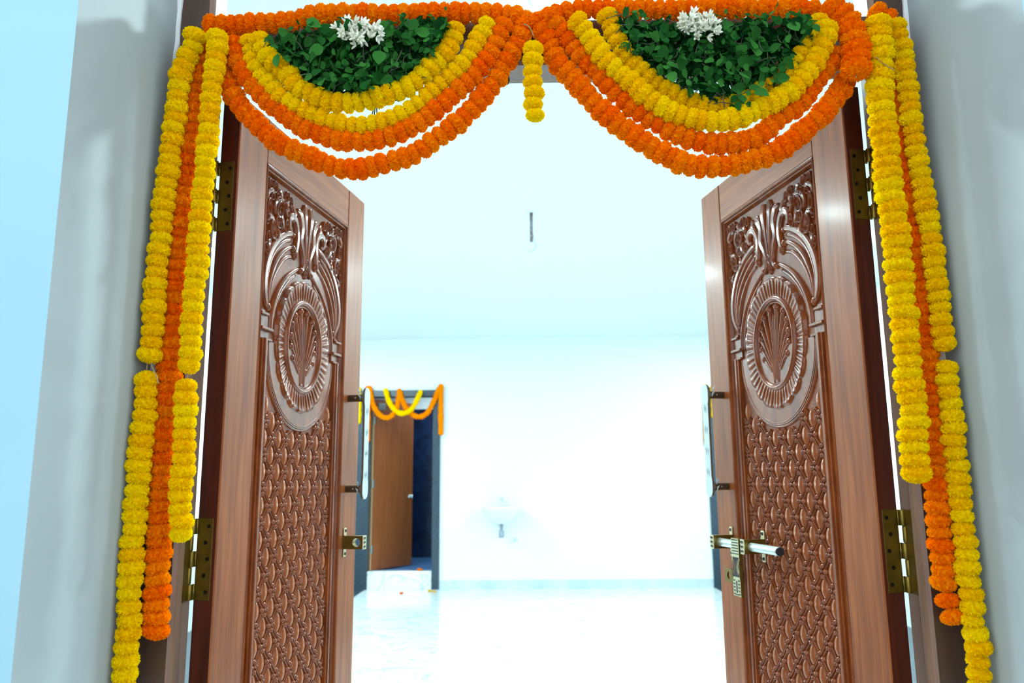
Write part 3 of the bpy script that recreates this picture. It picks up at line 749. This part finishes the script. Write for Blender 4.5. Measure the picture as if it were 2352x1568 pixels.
PATHS = {
    'left_outer_upper': [(-0.595,-0.125,2.055),(-0.606,-0.125,2.019),(-0.614,-0.125,1.989),(-0.618,-0.125,1.944),(-0.619,-0.125,1.910),(-0.621,-0.125,1.883),(-0.623,-0.125,1.838),(-0.626,-0.125,1.792),(-0.628,-0.125,1.772),(-0.629,-0.125,1.730),(-0.629,-0.125,1.680),(-0.632,-0.125,1.647),(-0.631,-0.125,1.580),(-0.631,-0.125,1.543),(-0.631,-0.125,1.521),(-0.633,-0.125,1.504),(-0.635,-0.125,1.487)],
    'left_outer_lower': [(-0.635,-0.125,1.461),(-0.633,-0.125,1.413),(-0.636,-0.125,1.372),(-0.636,-0.125,1.325),(-0.637,-0.125,1.278),(-0.636,-0.125,1.229),(-0.635,-0.125,1.183),(-0.636,-0.125,1.144),(-0.635,-0.125,1.106),(-0.634,-0.125,1.078),(-0.634,-0.125,1.047),(-0.634,-0.125,1.010),(-0.634,-0.125,0.982)],
    'left_orange': [(-0.590,-0.098,2.062),(-0.594,-0.098,2.029),(-0.600,-0.098,1.993),(-0.602,-0.098,1.931),(-0.604,-0.098,1.890),(-0.604,-0.098,1.850),(-0.610,-0.098,1.790),(-0.609,-0.098,1.750),(-0.609,-0.098,1.707),(-0.611,-0.098,1.669),(-0.611,-0.098,1.616),(-0.612,-0.098,1.571),(-0.611,-0.098,1.526),(-0.613,-0.098,1.508),(-0.612,-0.098,1.466),(-0.614,-0.098,1.408),(-0.615,-0.098,1.367),(-0.613,-0.098,1.318),(-0.611,-0.098,1.267),(-0.609,-0.098,1.217),(-0.607,-0.098,1.163),(-0.606,-0.098,1.125),(-0.605,-0.098,1.089),(-0.605,-0.098,1.067)],
    'left_inner_upper': [(-0.552,-0.135,2.046),(-0.553,-0.135,2.001),(-0.556,-0.135,1.960),(-0.557,-0.135,1.924),(-0.557,-0.135,1.880),(-0.558,-0.135,1.849),(-0.559,-0.135,1.806),(-0.561,-0.135,1.767),(-0.562,-0.135,1.725),(-0.563,-0.135,1.680),(-0.562,-0.135,1.643),(-0.563,-0.135,1.606),(-0.564,-0.135,1.570),(-0.565,-0.135,1.534),(-0.564,-0.135,1.502),(-0.565,-0.135,1.471)],
    'left_inner_lower': [(-0.566,-0.135,1.449),(-0.564,-0.135,1.401),(-0.564,-0.135,1.368),(-0.562,-0.135,1.324),(-0.564,-0.135,1.301),(-0.563,-0.135,1.268),(-0.560,-0.135,1.235),(-0.560,-0.135,1.214)],
    'right_inner': [(0.569,-0.135,2.054),(0.567,-0.135,2.033),(0.567,-0.135,2.006),(0.565,-0.135,1.972),(0.562,-0.135,1.942),(0.560,-0.135,1.916),(0.560,-0.135,1.887),(0.561,-0.135,1.861),(0.561,-0.135,1.824),(0.561,-0.135,1.780),(0.561,-0.135,1.742),(0.563,-0.135,1.705),(0.564,-0.135,1.675),(0.563,-0.135,1.631),(0.564,-0.135,1.583),(0.564,-0.135,1.544),(0.564,-0.135,1.512),(0.562,-0.135,1.464),(0.563,-0.135,1.433),(0.563,-0.135,1.392),(0.561,-0.135,1.359),(0.560,-0.135,1.333),(0.561,-0.135,1.302),(0.560,-0.135,1.289)],
    'right_orange': [(0.587,-0.098,2.096),(0.604,-0.098,2.087),(0.607,-0.098,2.059),(0.606,-0.098,2.034),(0.605,-0.098,2.009),(0.606,-0.098,1.980),(0.607,-0.098,1.959),(0.606,-0.098,1.930),(0.606,-0.098,1.898),(0.607,-0.098,1.874),(0.607,-0.098,1.848),(0.608,-0.098,1.818),(0.609,-0.098,1.775),(0.613,-0.098,1.728),(0.615,-0.098,1.686),(0.615,-0.098,1.652),(0.615,-0.098,1.614),(0.614,-0.098,1.570),(0.618,-0.098,1.529),(0.616,-0.098,1.508),(0.614,-0.098,1.465),(0.613,-0.098,1.423),(0.613,-0.098,1.391),(0.613,-0.098,1.357),(0.613,-0.098,1.320),(0.608,-0.098,1.275),(0.606,-0.098,1.232),(0.606,-0.098,1.190),(0.606,-0.098,1.157),(0.605,-0.098,1.139)],
    'right_outer_upper': [(0.606,-0.120,2.058),(0.608,-0.120,2.039),(0.612,-0.120,2.021),(0.613,-0.120,1.998),(0.615,-0.120,1.968),(0.616,-0.120,1.947),(0.615,-0.120,1.923),(0.616,-0.120,1.893),(0.617,-0.120,1.874),(0.618,-0.120,1.837),(0.621,-0.120,1.811),(0.623,-0.120,1.785),(0.623,-0.120,1.747),(0.626,-0.120,1.709),(0.628,-0.120,1.671),(0.628,-0.120,1.638),(0.629,-0.120,1.615),(0.631,-0.120,1.575),(0.629,-0.120,1.546),(0.631,-0.120,1.514),(0.630,-0.120,1.499)],
    'right_outer_lower': [(0.630,-0.120,1.469),(0.631,-0.120,1.424),(0.632,-0.120,1.386),(0.629,-0.120,1.346),(0.631,-0.120,1.309),(0.630,-0.120,1.276),(0.629,-0.120,1.233),(0.632,-0.120,1.195),(0.630,-0.120,1.153),(0.631,-0.120,1.118),(0.630,-0.120,1.084),(0.633,-0.120,1.056),(0.631,-0.120,1.031),(0.632,-0.120,1.007),(0.632,-0.120,0.979)],
    'header_left': [(-0.580,-0.097,2.092),(-0.545,-0.097,2.092),(-0.513,-0.097,2.094),(-0.477,-0.097,2.096),(-0.442,-0.097,2.098),(-0.413,-0.097,2.105),(-0.365,-0.097,2.111),(-0.324,-0.097,2.110),(-0.280,-0.097,2.109),(-0.236,-0.097,2.109),(-0.192,-0.097,2.110),(-0.147,-0.097,2.110),(-0.104,-0.097,2.109),(-0.065,-0.097,2.106),(-0.039,-0.097,2.099),(-0.020,-0.097,2.090)],
    'header_right': [(-0.004,-0.097,2.091),(0.028,-0.097,2.103),(0.065,-0.097,2.113),(0.112,-0.097,2.114),(0.161,-0.097,2.113),(0.224,-0.097,2.110),(0.272,-0.097,2.110),(0.335,-0.097,2.112),(0.398,-0.097,2.109),(0.462,-0.097,2.107),(0.493,-0.097,2.107)],
    'corner_loop': [(0.503,-0.115,2.095),(0.517,-0.121,2.080),(0.525,-0.127,2.054),(0.528,-0.133,2.024),(0.526,-0.138,1.993),(0.522,-0.144,1.966),(0.517,-0.150,1.949)],
    'orange_outer_left': [(-0.549,-0.100,2.007),(-0.540,-0.100,1.972),(-0.523,-0.100,1.944),(-0.502,-0.100,1.918),(-0.478,-0.100,1.893),(-0.448,-0.100,1.869),(-0.413,-0.100,1.851),(-0.378,-0.100,1.835),(-0.344,-0.100,1.822),(-0.302,-0.100,1.822),(-0.259,-0.100,1.834),(-0.222,-0.100,1.845),(-0.191,-0.100,1.866),(-0.159,-0.100,1.891),(-0.142,-0.100,1.905),(-0.121,-0.100,1.925),(-0.107,-0.100,1.944),(-0.092,-0.100,1.963),(-0.079,-0.100,1.980),(-0.067,-0.100,2.004),(-0.056,-0.100,2.023),(-0.044,-0.100,2.044),(-0.037,-0.100,2.060),(-0.029,-0.100,2.080),(-0.025,-0.100,2.095)],
    'orange_inner_left': [(-0.531,-0.112,2.049),(-0.523,-0.112,2.018),(-0.507,-0.112,1.990),(-0.489,-0.112,1.964),(-0.465,-0.112,1.937),(-0.435,-0.112,1.915),(-0.405,-0.112,1.893),(-0.377,-0.112,1.881),(-0.348,-0.112,1.869),(-0.314,-0.112,1.865),(-0.280,-0.112,1.868),(-0.247,-0.112,1.879),(-0.213,-0.112,1.897),(-0.185,-0.112,1.918),(-0.165,-0.112,1.934),(-0.151,-0.112,1.949),(-0.138,-0.112,1.963),(-0.122,-0.112,1.976),(-0.109,-0.112,1.994),(-0.091,-0.112,2.017),(-0.078,-0.112,2.044),(-0.069,-0.112,2.066),(-0.062,-0.112,2.081)],
    'yellow_outer_left': [(-0.503,-0.118,2.048),(-0.495,-0.118,2.017),(-0.483,-0.118,1.989),(-0.464,-0.118,1.967),(-0.446,-0.118,1.945),(-0.419,-0.118,1.927),(-0.390,-0.118,1.911),(-0.359,-0.118,1.899),(-0.325,-0.118,1.891),(-0.291,-0.118,1.892),(-0.257,-0.118,1.900),(-0.224,-0.118,1.918),(-0.196,-0.118,1.942),(-0.168,-0.118,1.969),(-0.145,-0.118,1.990),(-0.125,-0.118,2.015),(-0.111,-0.118,2.039),(-0.097,-0.118,2.063),(-0.091,-0.118,2.078)],
    'yellow_inner_left': [(-0.482,-0.128,2.045),(-0.469,-0.128,2.017),(-0.451,-0.128,1.998),(-0.433,-0.128,1.983),(-0.413,-0.128,1.958),(-0.392,-0.128,1.946),(-0.369,-0.128,1.933),(-0.341,-0.128,1.927),(-0.313,-0.128,1.928),(-0.279,-0.128,1.935),(-0.248,-0.128,1.946),(-0.223,-0.128,1.958),(-0.201,-0.128,1.976),(-0.178,-0.128,2.000),(-0.161,-0.128,2.021),(-0.150,-0.128,2.046),(-0.145,-0.128,2.069)],
    'orange_outer_right': [(-0.007,-0.104,2.087),(0.004,-0.104,2.069),(0.014,-0.104,2.049),(0.020,-0.104,2.030),(0.028,-0.104,2.010),(0.041,-0.104,1.993),(0.056,-0.104,1.976),(0.069,-0.104,1.958),(0.084,-0.104,1.939),(0.099,-0.104,1.922),(0.115,-0.104,1.907),(0.132,-0.104,1.892),(0.151,-0.104,1.876),(0.181,-0.104,1.854),(0.211,-0.104,1.836),(0.244,-0.104,1.819),(0.280,-0.104,1.816),(0.317,-0.104,1.818),(0.354,-0.104,1.827),(0.391,-0.104,1.840),(0.423,-0.104,1.862),(0.446,-0.104,1.881),(0.472,-0.104,1.904),(0.495,-0.104,1.930),(0.513,-0.104,1.957),(0.523,-0.104,1.979)],
    'orange_inner_right': [(0.015,-0.112,2.090),(0.033,-0.112,2.068),(0.045,-0.112,2.052),(0.056,-0.112,2.035),(0.070,-0.112,2.014),(0.085,-0.112,1.998),(0.100,-0.112,1.982),(0.111,-0.112,1.966),(0.125,-0.112,1.948),(0.152,-0.112,1.924),(0.181,-0.112,1.901),(0.211,-0.112,1.881),(0.244,-0.112,1.864),(0.280,-0.112,1.854),(0.317,-0.112,1.854),(0.350,-0.112,1.859),(0.379,-0.112,1.878),(0.408,-0.112,1.904),(0.434,-0.112,1.923),(0.457,-0.112,1.953),(0.477,-0.112,1.979),(0.495,-0.112,1.999),(0.508,-0.112,2.025)],
    'yellow_outer_right': [(0.062,-0.130,2.069),(0.074,-0.130,2.054),(0.083,-0.130,2.038),(0.090,-0.130,2.024),(0.099,-0.130,2.009),(0.111,-0.130,1.992),(0.129,-0.130,1.975),(0.148,-0.130,1.957),(0.171,-0.130,1.934),(0.194,-0.130,1.914),(0.224,-0.130,1.898),(0.257,-0.130,1.888),(0.290,-0.130,1.884),(0.323,-0.130,1.890),(0.357,-0.130,1.903),(0.388,-0.130,1.919),(0.417,-0.130,1.938),(0.439,-0.130,1.960),(0.460,-0.130,1.989),(0.474,-0.130,2.016),(0.483,-0.130,2.037),(0.489,-0.130,2.053)],
    'yellow_inner_right': [(0.113,-0.118,2.088),(0.122,-0.118,2.065),(0.133,-0.118,2.032),(0.151,-0.118,2.004),(0.169,-0.118,1.984),(0.189,-0.118,1.963),(0.213,-0.118,1.947),(0.243,-0.118,1.930),(0.276,-0.118,1.919),(0.313,-0.118,1.919),(0.347,-0.118,1.932),(0.379,-0.118,1.951),(0.408,-0.118,1.970),(0.434,-0.118,2.000),(0.455,-0.118,2.030),(0.472,-0.118,2.060),(0.481,-0.118,2.075)],
    'centre_pendant': [(-0.015,-0.128,2.020),(-0.015,-0.128,1.991),(-0.015,-0.128,1.964),(-0.014,-0.128,1.940),(-0.014,-0.128,1.916),(-0.012,-0.128,1.896)],
    'left_bunch': [(-0.471,-0.135,2.045),(-0.441,-0.135,2.058),(-0.404,-0.135,2.067),(-0.359,-0.135,2.063),(-0.318,-0.135,2.063),(-0.270,-0.135,2.067),(-0.218,-0.135,2.079),(-0.162,-0.135,2.085),(-0.154,-0.135,2.045),(-0.180,-0.135,2.006),(-0.209,-0.135,1.974),(-0.253,-0.135,1.955),(-0.282,-0.135,1.945),(-0.318,-0.135,1.938),(-0.348,-0.135,1.948),(-0.377,-0.135,1.953),(-0.408,-0.135,1.977),(-0.430,-0.135,1.993),(-0.454,-0.135,2.018)],
    'right_bunch': [(0.126,-0.135,2.090),(0.176,-0.135,2.077),(0.234,-0.135,2.072),(0.271,-0.135,2.068),(0.315,-0.135,2.067),(0.404,-0.135,2.075),(0.470,-0.135,2.071),(0.460,-0.135,2.036),(0.429,-0.135,2.016),(0.404,-0.135,1.969),(0.381,-0.135,1.942),(0.358,-0.135,1.927),(0.339,-0.135,1.907),(0.321,-0.135,1.904),(0.293,-0.135,1.921),(0.250,-0.135,1.934),(0.218,-0.135,1.951),(0.194,-0.135,1.976),(0.165,-0.135,1.996),(0.137,-0.135,2.033)],
    'left_white': [(-0.350,-0.165,2.052),(-0.322,-0.165,2.060),(-0.270,-0.165,2.043),(-0.272,-0.165,2.029),(-0.307,-0.165,2.017),(-0.332,-0.165,2.026)],
    'right_white': [(0.224,-0.165,2.045),(0.250,-0.165,2.062),(0.285,-0.165,2.052),(0.300,-0.165,2.034),(0.265,-0.165,2.014),(0.245,-0.165,2.033)],
}
def string_flowers(root, color, path, r, step, ax=1.0, jit=.12, name='marigold'):
    org = root.location
    P = resample(catmull(path, max(40, len(path)*8)), step)
    n = len(P)
    for i, p in enumerate(P):
        d = (P[min(i+1, n-1)]-P[max(i-1, 0)]).normalized()
        d = (d+Vector((random.gauss(0, jit), random.gauss(0, jit), random.gauss(0, jit)))).normalized()
        o = bpy.data.objects.new(name, random.choice(MG[color])); COL.objects.link(o); o.parent = root
        s = r*random.uniform(.92, 1.08)
        q = d.to_track_quat('Z', 'Y') @ Matrix.Rotation(random.uniform(0, 6.28), 4, 'Z').to_quaternion()
        if random.random() < .5: q = q @ Matrix.Rotation(pi, 4, 'X').to_quaternion()
        o.rotation_mode = 'QUATERNION'; o.rotation_quaternion = q
        o.scale = (s, s, s*ax*random.uniform(1.02, 1.18)); o.location = p-org+Vector((random.gauss(0, .0008), random.gauss(0, .0008), 0))
def thread(root, pts, r=.0009, name='thread', m='jute'):
    b = MB(); b.tube([Vector(p)-root.location for p in catmull(pts, 12)], r, 5); return b.build(name, M[m], root)
def garland(name, keys, color, r, step, label, group, ax=1.0, cat='garland'):
    p0 = Vector(PATHS[keys[0]][0])
    R = tag(empty(name, p0), label, cat, group)
    for k in keys: string_flowers(R, color, PATHS[k], r, step, ax)
    b = MB()
    allp = [p for k in keys for p in PATHS[k]]
    b.tube([Vector(p)-R.location for p in catmull(allp, len(allp)*4)], .0011, 5); b.build('string', M['jute'], R)
    return R
VG, HG = 'marigold garlands hanging down the door posts', 'marigold garlands swagged across the door head'
g = garland('marigold_garland', ['left_outer_upper', 'left_outer_lower'], 'yellow', .0188, .0192, 'long yellow marigold garland hanging nearest the left wall, knotted at mid height', VG, 1.14)
thread(g, [(-.628, -.13, 1.487), (-.612, -.145, 1.468), (-.603, -.150, 1.452)])
garland('marigold_garland', ['left_orange'], 'orange', .0212, .0186, 'long orange marigold garland hanging between two yellow ones on the left post', VG)
garland('marigold_garland', ['left_inner_upper', 'left_inner_lower'], 'yellow', .0182, .0188, 'shorter yellow marigold garland hanging on the left beside the hinges', VG, 1.14)
garland('marigold_garland', ['right_inner'], 'yellow', .0222, .0192, 'short thick yellow marigold garland hanging on the right beside the hinges', VG, .95)
g = garland('marigold_garland', ['right_orange'], 'orange', .0202, .0186, 'long orange marigold garland hanging between two yellow ones on the right post', VG)
PATHS['_ro_tail'] = [(PATHS['right_orange'][-1][0]+.002, -.100, PATHS['right_orange'][-1][2]-.024), (PATHS['right_orange'][-1][0]+.006, -.102, PATHS['right_orange'][-1][2]-.048)]
string_flowers(g, 'orange', PATHS['_ro_tail'], .0205, .0235, .9)
garland('marigold_garland', ['right_outer_upper', 'right_outer_lower'], 'yellow', .0182, .0190, 'long yellow marigold garland hanging nearest the right wall', VG, 1.12)
garland('marigold_garland', ['header_left'], 'orange', .0196, .0180, 'straight orange marigold garland along the lintel, left half', HG)
garland('marigold_garland', ['header_right'], 'orange', .0188, .0180, 'straight orange marigold garland along the lintel, right half', HG)
g = garland('marigold_garland', ['corner_loop'], 'orange', .0245, .0198, 'short thick orange marigold end drooping at the upper right corner', HG, .9)
thread(g, [(.552, -.150, 1.985), (.565, -.152, 1.970), (.578, -.156, 1.958)])
garland('marigold_garland', ['orange_outer_left'], 'orange', .0196, .0182, 'lowest orange marigold swag of the left half', HG)
garland('marigold_garland', ['orange_inner_left'], 'orange', .0188, .0180, 'upper orange marigold swag of the left half, below the yellow ones', HG)
garland('marigold_garland', ['yellow_outer_left'], 'yellow', .0176, .0172, 'lower yellow marigold swag of the left half', HG)
garland('marigold_garland', ['yellow_inner_left'], 'yellow', .0186, .0172, 'upper yellow marigold swag right under the left green bunch', HG)
garland('marigold_garland', ['orange_outer_right'], 'orange', .0200, .0182, 'lowest orange marigold swag of the right half', HG)
garland('marigold_garland', ['orange_inner_right'], 'orange', .0190, .0182, 'upper orange marigold swag of the right half, below the yellow ones', HG)
garland('marigold_garland', ['yellow_outer_right'], 'yellow', .0190, .0176, 'lower bright yellow marigold swag of the right half', HG)
garland('marigold_garland', ['yellow_inner_right'], 'yellow', .0176, .0172, 'upper yellow marigold swag tucked behind the right green bunch', HG)
g = garland('marigold_garland', ['centre_pendant'], 'yellow', .0172, .0200, 'short yellow marigold pendant hanging at the middle of the lintel', HG)
thread(g, [(-.013, -.128, 2.045), (-.020, -.134, 2.058), (-.030, -.138, 2.062)])

# ---------------------------------------------------------------- basil bunches with white blossoms
def leaf_mesh(seed, mt):
    rnd = random.Random(seed); b = MB(); n = 6; vs_ = []
    fold = rnd.uniform(.1, .55); bend = rnd.uniform(-.2, .5); tw = rnd.uniform(-.5, .5); wd = rnd.uniform(.30, .40)
    for i in range(n+1):
        t = i/n; w = wd*(sin(pi*min(1, t**.75*.98+.02)))**.8 if 0 < i < n else .012
        ang = bend*t*1.6; x = sin(ang)*.5*t; y = -t*cos(ang*.6)
        for u in (-1, -.5, 0, .5, 1):
            c_, s_ = cos(tw*t), sin(tw*t); px = u*w; pz = abs(u)*w*fold+.015*sin(7*t+u*3)
            vs_.append((px*c_-pz*s_, y, px*s_+pz*c_+x))
    b.add(vs_, [(i*5+k, i*5+k+1, i*5+k+6, i*5+k+5) for i in range(n) for k in range(4)])
    b.tube([(0, .0, 0), (0, .16, -.03), (0, .30, -.08)], .018, 4)
    return b.mesh('leaf', [mt], True)
LEAVES = [leaf_mesh(i, M['green_a']) for i in range(6)]+[leaf_mesh(20+i, M['green_b']) for i in range(3)]
def inside(poly, x, z):
    c_ = False; n = len(poly)
    for i in range(n):
        x0, z0 = poly[i][0], poly[i][2]; x1, z1 = poly[i-1][0], poly[i-1][2]
        if (z0 > z) != (z1 > z) and x < (x1-x0)*(z-z0)/(z1-z0)+x0: c_ = not c_
    return c_
def pick(poly, grow=0.0):
    xs = [p[0] for p in poly]; zs = [p[2] for p in poly]
    while True:
        x, z = random.uniform(min(xs)-grow, max(xs)+grow), random.uniform(min(zs)-grow, max(zs)+grow)
        if inside(poly, x, z): return x, z
def leaf_pose():
    return Matrix.Rotation(random.gauss(0, 1.0), 4, 'Y') @ Matrix.Rotation(radians(90)+random.gauss(0, .55), 4, 'X') @ Matrix.Rotation(random.gauss(0, .7), 4, 'Y')
def bunch(key, label):
    poly = PATHS[key]; cx = sum(p[0] for p in poly)/len(poly); cz = sum(p[2] for p in poly)/len(poly)
    R = tag(empty('basil_bunch', (cx, -.115, cz)), label, 'leaf bunch', 'green leaf bunches in the swags')
    org = R.location
    b = MB()
    for k in range(1400):
        x, z = pick(poly); s = random.uniform(.012, .024)
        T = Matrix.Translation((x-cx, random.uniform(-.012, .010), z-cz)) @ leaf_pose() @ Matrix.Scale(s, 4)
        me = random.choice(LEAVES); b.add([T @ v.co for v in me.vertices], [tuple(p.vertices) for p in me.polygons], 1 if random.random() < .65 else 0)
    tag(b.build('inner_leaves', [M['green_a'], M['green_b']], R, True), kind='stuff')
    b = MB()
    for k in range(110):
        x, z = pick(poly); a = random.gauss(-.3, 1.2); L = random.uniform(.014, .034)
        p = Vector((x-cx, random.uniform(-.028, .0), z-cz)); d = Vector((sin(a), random.gauss(0, .25), -cos(a)))
        side = Vector((cos(a), 0, sin(a)))*random.uniform(-.4, .4)
        b.tube(catmull([p, p+d*L*.5+side*L*.5, p+d*L], 6), random.uniform(.0005, .0011), 4)
    tag(b.build('stems', M['stem'], R, True), kind='stuff')
    for k in range(290):
        x, z = pick(poly); s = random.choice((.011, .013, .015, .018, .022, .027))*random.uniform(.9, 1.12)
        o = bpy.data.objects.new('leaf', random.choice(LEAVES[:6] if random.random() < .85 else LEAVES)); COL.objects.link(o); o.parent = R
        o.matrix_local = Matrix.Translation((x-cx, random.uniform(-.044, -.014), z-cz)) @ leaf_pose() @ Matrix.Scale(s, 4)
    return R
bl = bunch('left_bunch', 'half round bunch of green basil leaves in the left swag')
br = bunch('right_bunch', 'half round bunch of green basil leaves in the right swag')
# a stray sprig below the left swag
b = MB()
for dx in (-.004, 0, .005): b.tube([Vector(p)-bl.location for p in ((-.286+dx*.4, -.10, 1.935), (-.288+dx, -.10, 1.918), (-.290+dx*2.2, -.10, 1.902))], .0010, 5)
b.build('sprig', M['stem'], bl, True)
for x, z, s in ((-.292, 1.905, .014), (-.282, 1.910, .012), (-.258, 1.928, .014), (-.272, 1.915, .010)):
    o = bpy.data.objects.new('leaf', random.choice(LEAVES)); COL.objects.link(o); o.parent = bl
    o.matrix_local = Matrix.Translation(Vector((x, -.10, z))-bl.location) @ leaf_pose() @ Matrix.Scale(s, 4)

def floret_mesh(seed):
    rnd = random.Random(seed); b = MB(); n = rnd.choice((5, 6, 6))
    for k in range(n):
        a = 2*pi*k/n+rnd.uniform(-.3, .3); sp = rnd.uniform(.35, .95)
        d = Vector((sin(sp)*cos(a), sin(sp)*sin(a), cos(sp))); L = rnd.uniform(.9, 1.15)
        side = d.cross(Vector((0, 0, 1))).normalized(); up = side.cross(d)
        vs_ = []; m_ = 5; q = 7
        for i in range(m_+1):
            t = i/m_; w = .20*(max(0.02, sin(pi*(t*.86+.07))**.9)) if i < m_ else .02
            for j in range(q): g = 2*pi*j/q; vs_.append(d*(t*L)+side*(cos(g)*w*1.1)+up*(sin(g)*w*.65))
        b.add(vs_, [(i*q+j, i*q+(j+1) % q, (i+1)*q+(j+1) % q, (i+1)*q+j) for i in range(m_) for j in range(q)]+[tuple(m_*q+j for j in range(q))])
    b.tube([(0, 0, .1), (0, 0, -.5)], .05, 6, 1)
    return b.mesh('floret', [M['petal_white'], M['calyx']], True)
FLO = [floret_mesh(i) for i in range(4)]
def blossoms(key, label, n):
    poly = PATHS[key]; cx = sum(p[0] for p in poly)/len(poly); cz = sum(p[2] for p in poly)/len(poly)
    R = tag(empty('white_blossoms', (cx, -.160, cz)), label, 'flowers', 'white blossom clusters on the leaf bunches')
    for k in range(n):
        x, z = pick(poly); o = bpy.data.objects.new('floret', random.choice(FLO)); COL.objects.link(o); o.parent = R
        d = Vector((random.gauss(0, .7)+(x-cx)*14, -1, random.gauss(0, .6)+(z-cz)*16)).normalized()
        o.rotation_mode = 'QUATERNION'; o.rotation_quaternion = d.to_track_quat('Z', 'Y'); s = random.uniform(.0105, .0145); o.scale = (s, s, s)
        o.location = (x-cx, random.uniform(-.010, .008), z-cz)
    return R
blossoms('left_white', 'cluster of white blossoms above the left leaf bunch', 40)
blossoms('right_white', 'cluster of white blossoms above the right leaf bunch', 40)

# ---------------------------------------------------------------- small garlands on the far doorways
def far_garland(color, pts, r, label, y=YB-.055):
    P = resample(catmull([(x, y, z) for x, z in pts], 60), r*.95)
    b = MB()
    for p in P:
        q = Vector(p)-Vector((pts[0][0], y, pts[0][1])); s = r*random.uniform(.9, 1.1)
        b.ell(q, (s, s*.9, s), 8, 5)
    o = b.build('marigold_garland', M[color], None, True); o.location = (pts[0][0], y, pts[0][1])
    return tag(o, label, 'garland', 'small marigold garlands on the far doorways')
far_garland('orange', [(-1.998, 2.457), (-1.985, 2.247), (-1.985, 1.78)], .036, 'small orange garland hanging down the left jamb of the far left doorway')
far_garland('yellow', [(-2.115, 2.45), (-2.10, 2.27), (-2.10, 2.02)], .036, 'small yellow garland peeping past the left carved leaf at the far left doorway')
far_garland('orange', [(-1.968, 2.457), (-1.93, 2.274), (-1.861, 2.147), (-1.772, 2.085), (-1.684, 2.107), (-1.62, 2.216), (-1.591, 2.42)], .036, 'small orange swag on the left half of the far left doorway', YB-.06)
far_garland('orange', [(-1.591, 2.42), (-1.544, 2.287), (-1.476, 2.166), (-1.354, 2.092), (-1.244, 2.131), (-1.163, 2.268), (-1.083, 2.46)], .036, 'small orange swag on the right half of the far left doorway', YB-.062)
far_garland('yellow', [(-1.757, 2.42), (-1.709, 2.272), (-1.619, 2.16), (-1.531, 2.133), (-1.438, 2.176), (-1.368, 2.286), (-1.314, 2.415)], .036, 'small yellow swag in the middle of the far left doorway', YB-.10)
far_garland('orange', [(-1.066, 2.471), (-1.066, 2.184), (-1.061, 1.856)], .036, 'small orange garland hanging down the right jamb of the far left doorway')
far_garland('orange', [(2.275, 2.437), (2.262, 2.05), (2.250, 1.72)], .036, 'small orange garland at the far doorway beside the right carved leaf')
far_garland('yellow', [(2.36, 2.43), (2.36, 2.2), (2.355, 2.06)], .034, 'small yellow garland at the far doorway behind the right handle')

for x, y, z, col, s, lb in ((-1.469, 8.09, .014, 'orange', .026, 'fallen orange marigold on the marble floor before the far left doorway'),
    (-1.160, 8.26, .014, 'yellow', .026, 'fallen yellow marigold on the marble floor at the foot of the right jamb'), (-1.318, 8.55, .226, 'orange', .034, 'fallen orange marigold on the white step of the far left doorway')):
    o = link('fallen_marigold', MG[col][0]); o.location = (x, y, z); o.scale = (s, s, s*.8); tag(o, lb, 'flower', 'fallen marigolds near the far doorway')
o = link('fallen_marigold', MG['yellow'][1]); o.location = (-1.10, 8.22, .012); o.scale = (.022, .022, .018); tag(o, 'smaller fallen yellow marigold beside the other yellow one', 'flower', 'fallen marigolds near the far doorway')
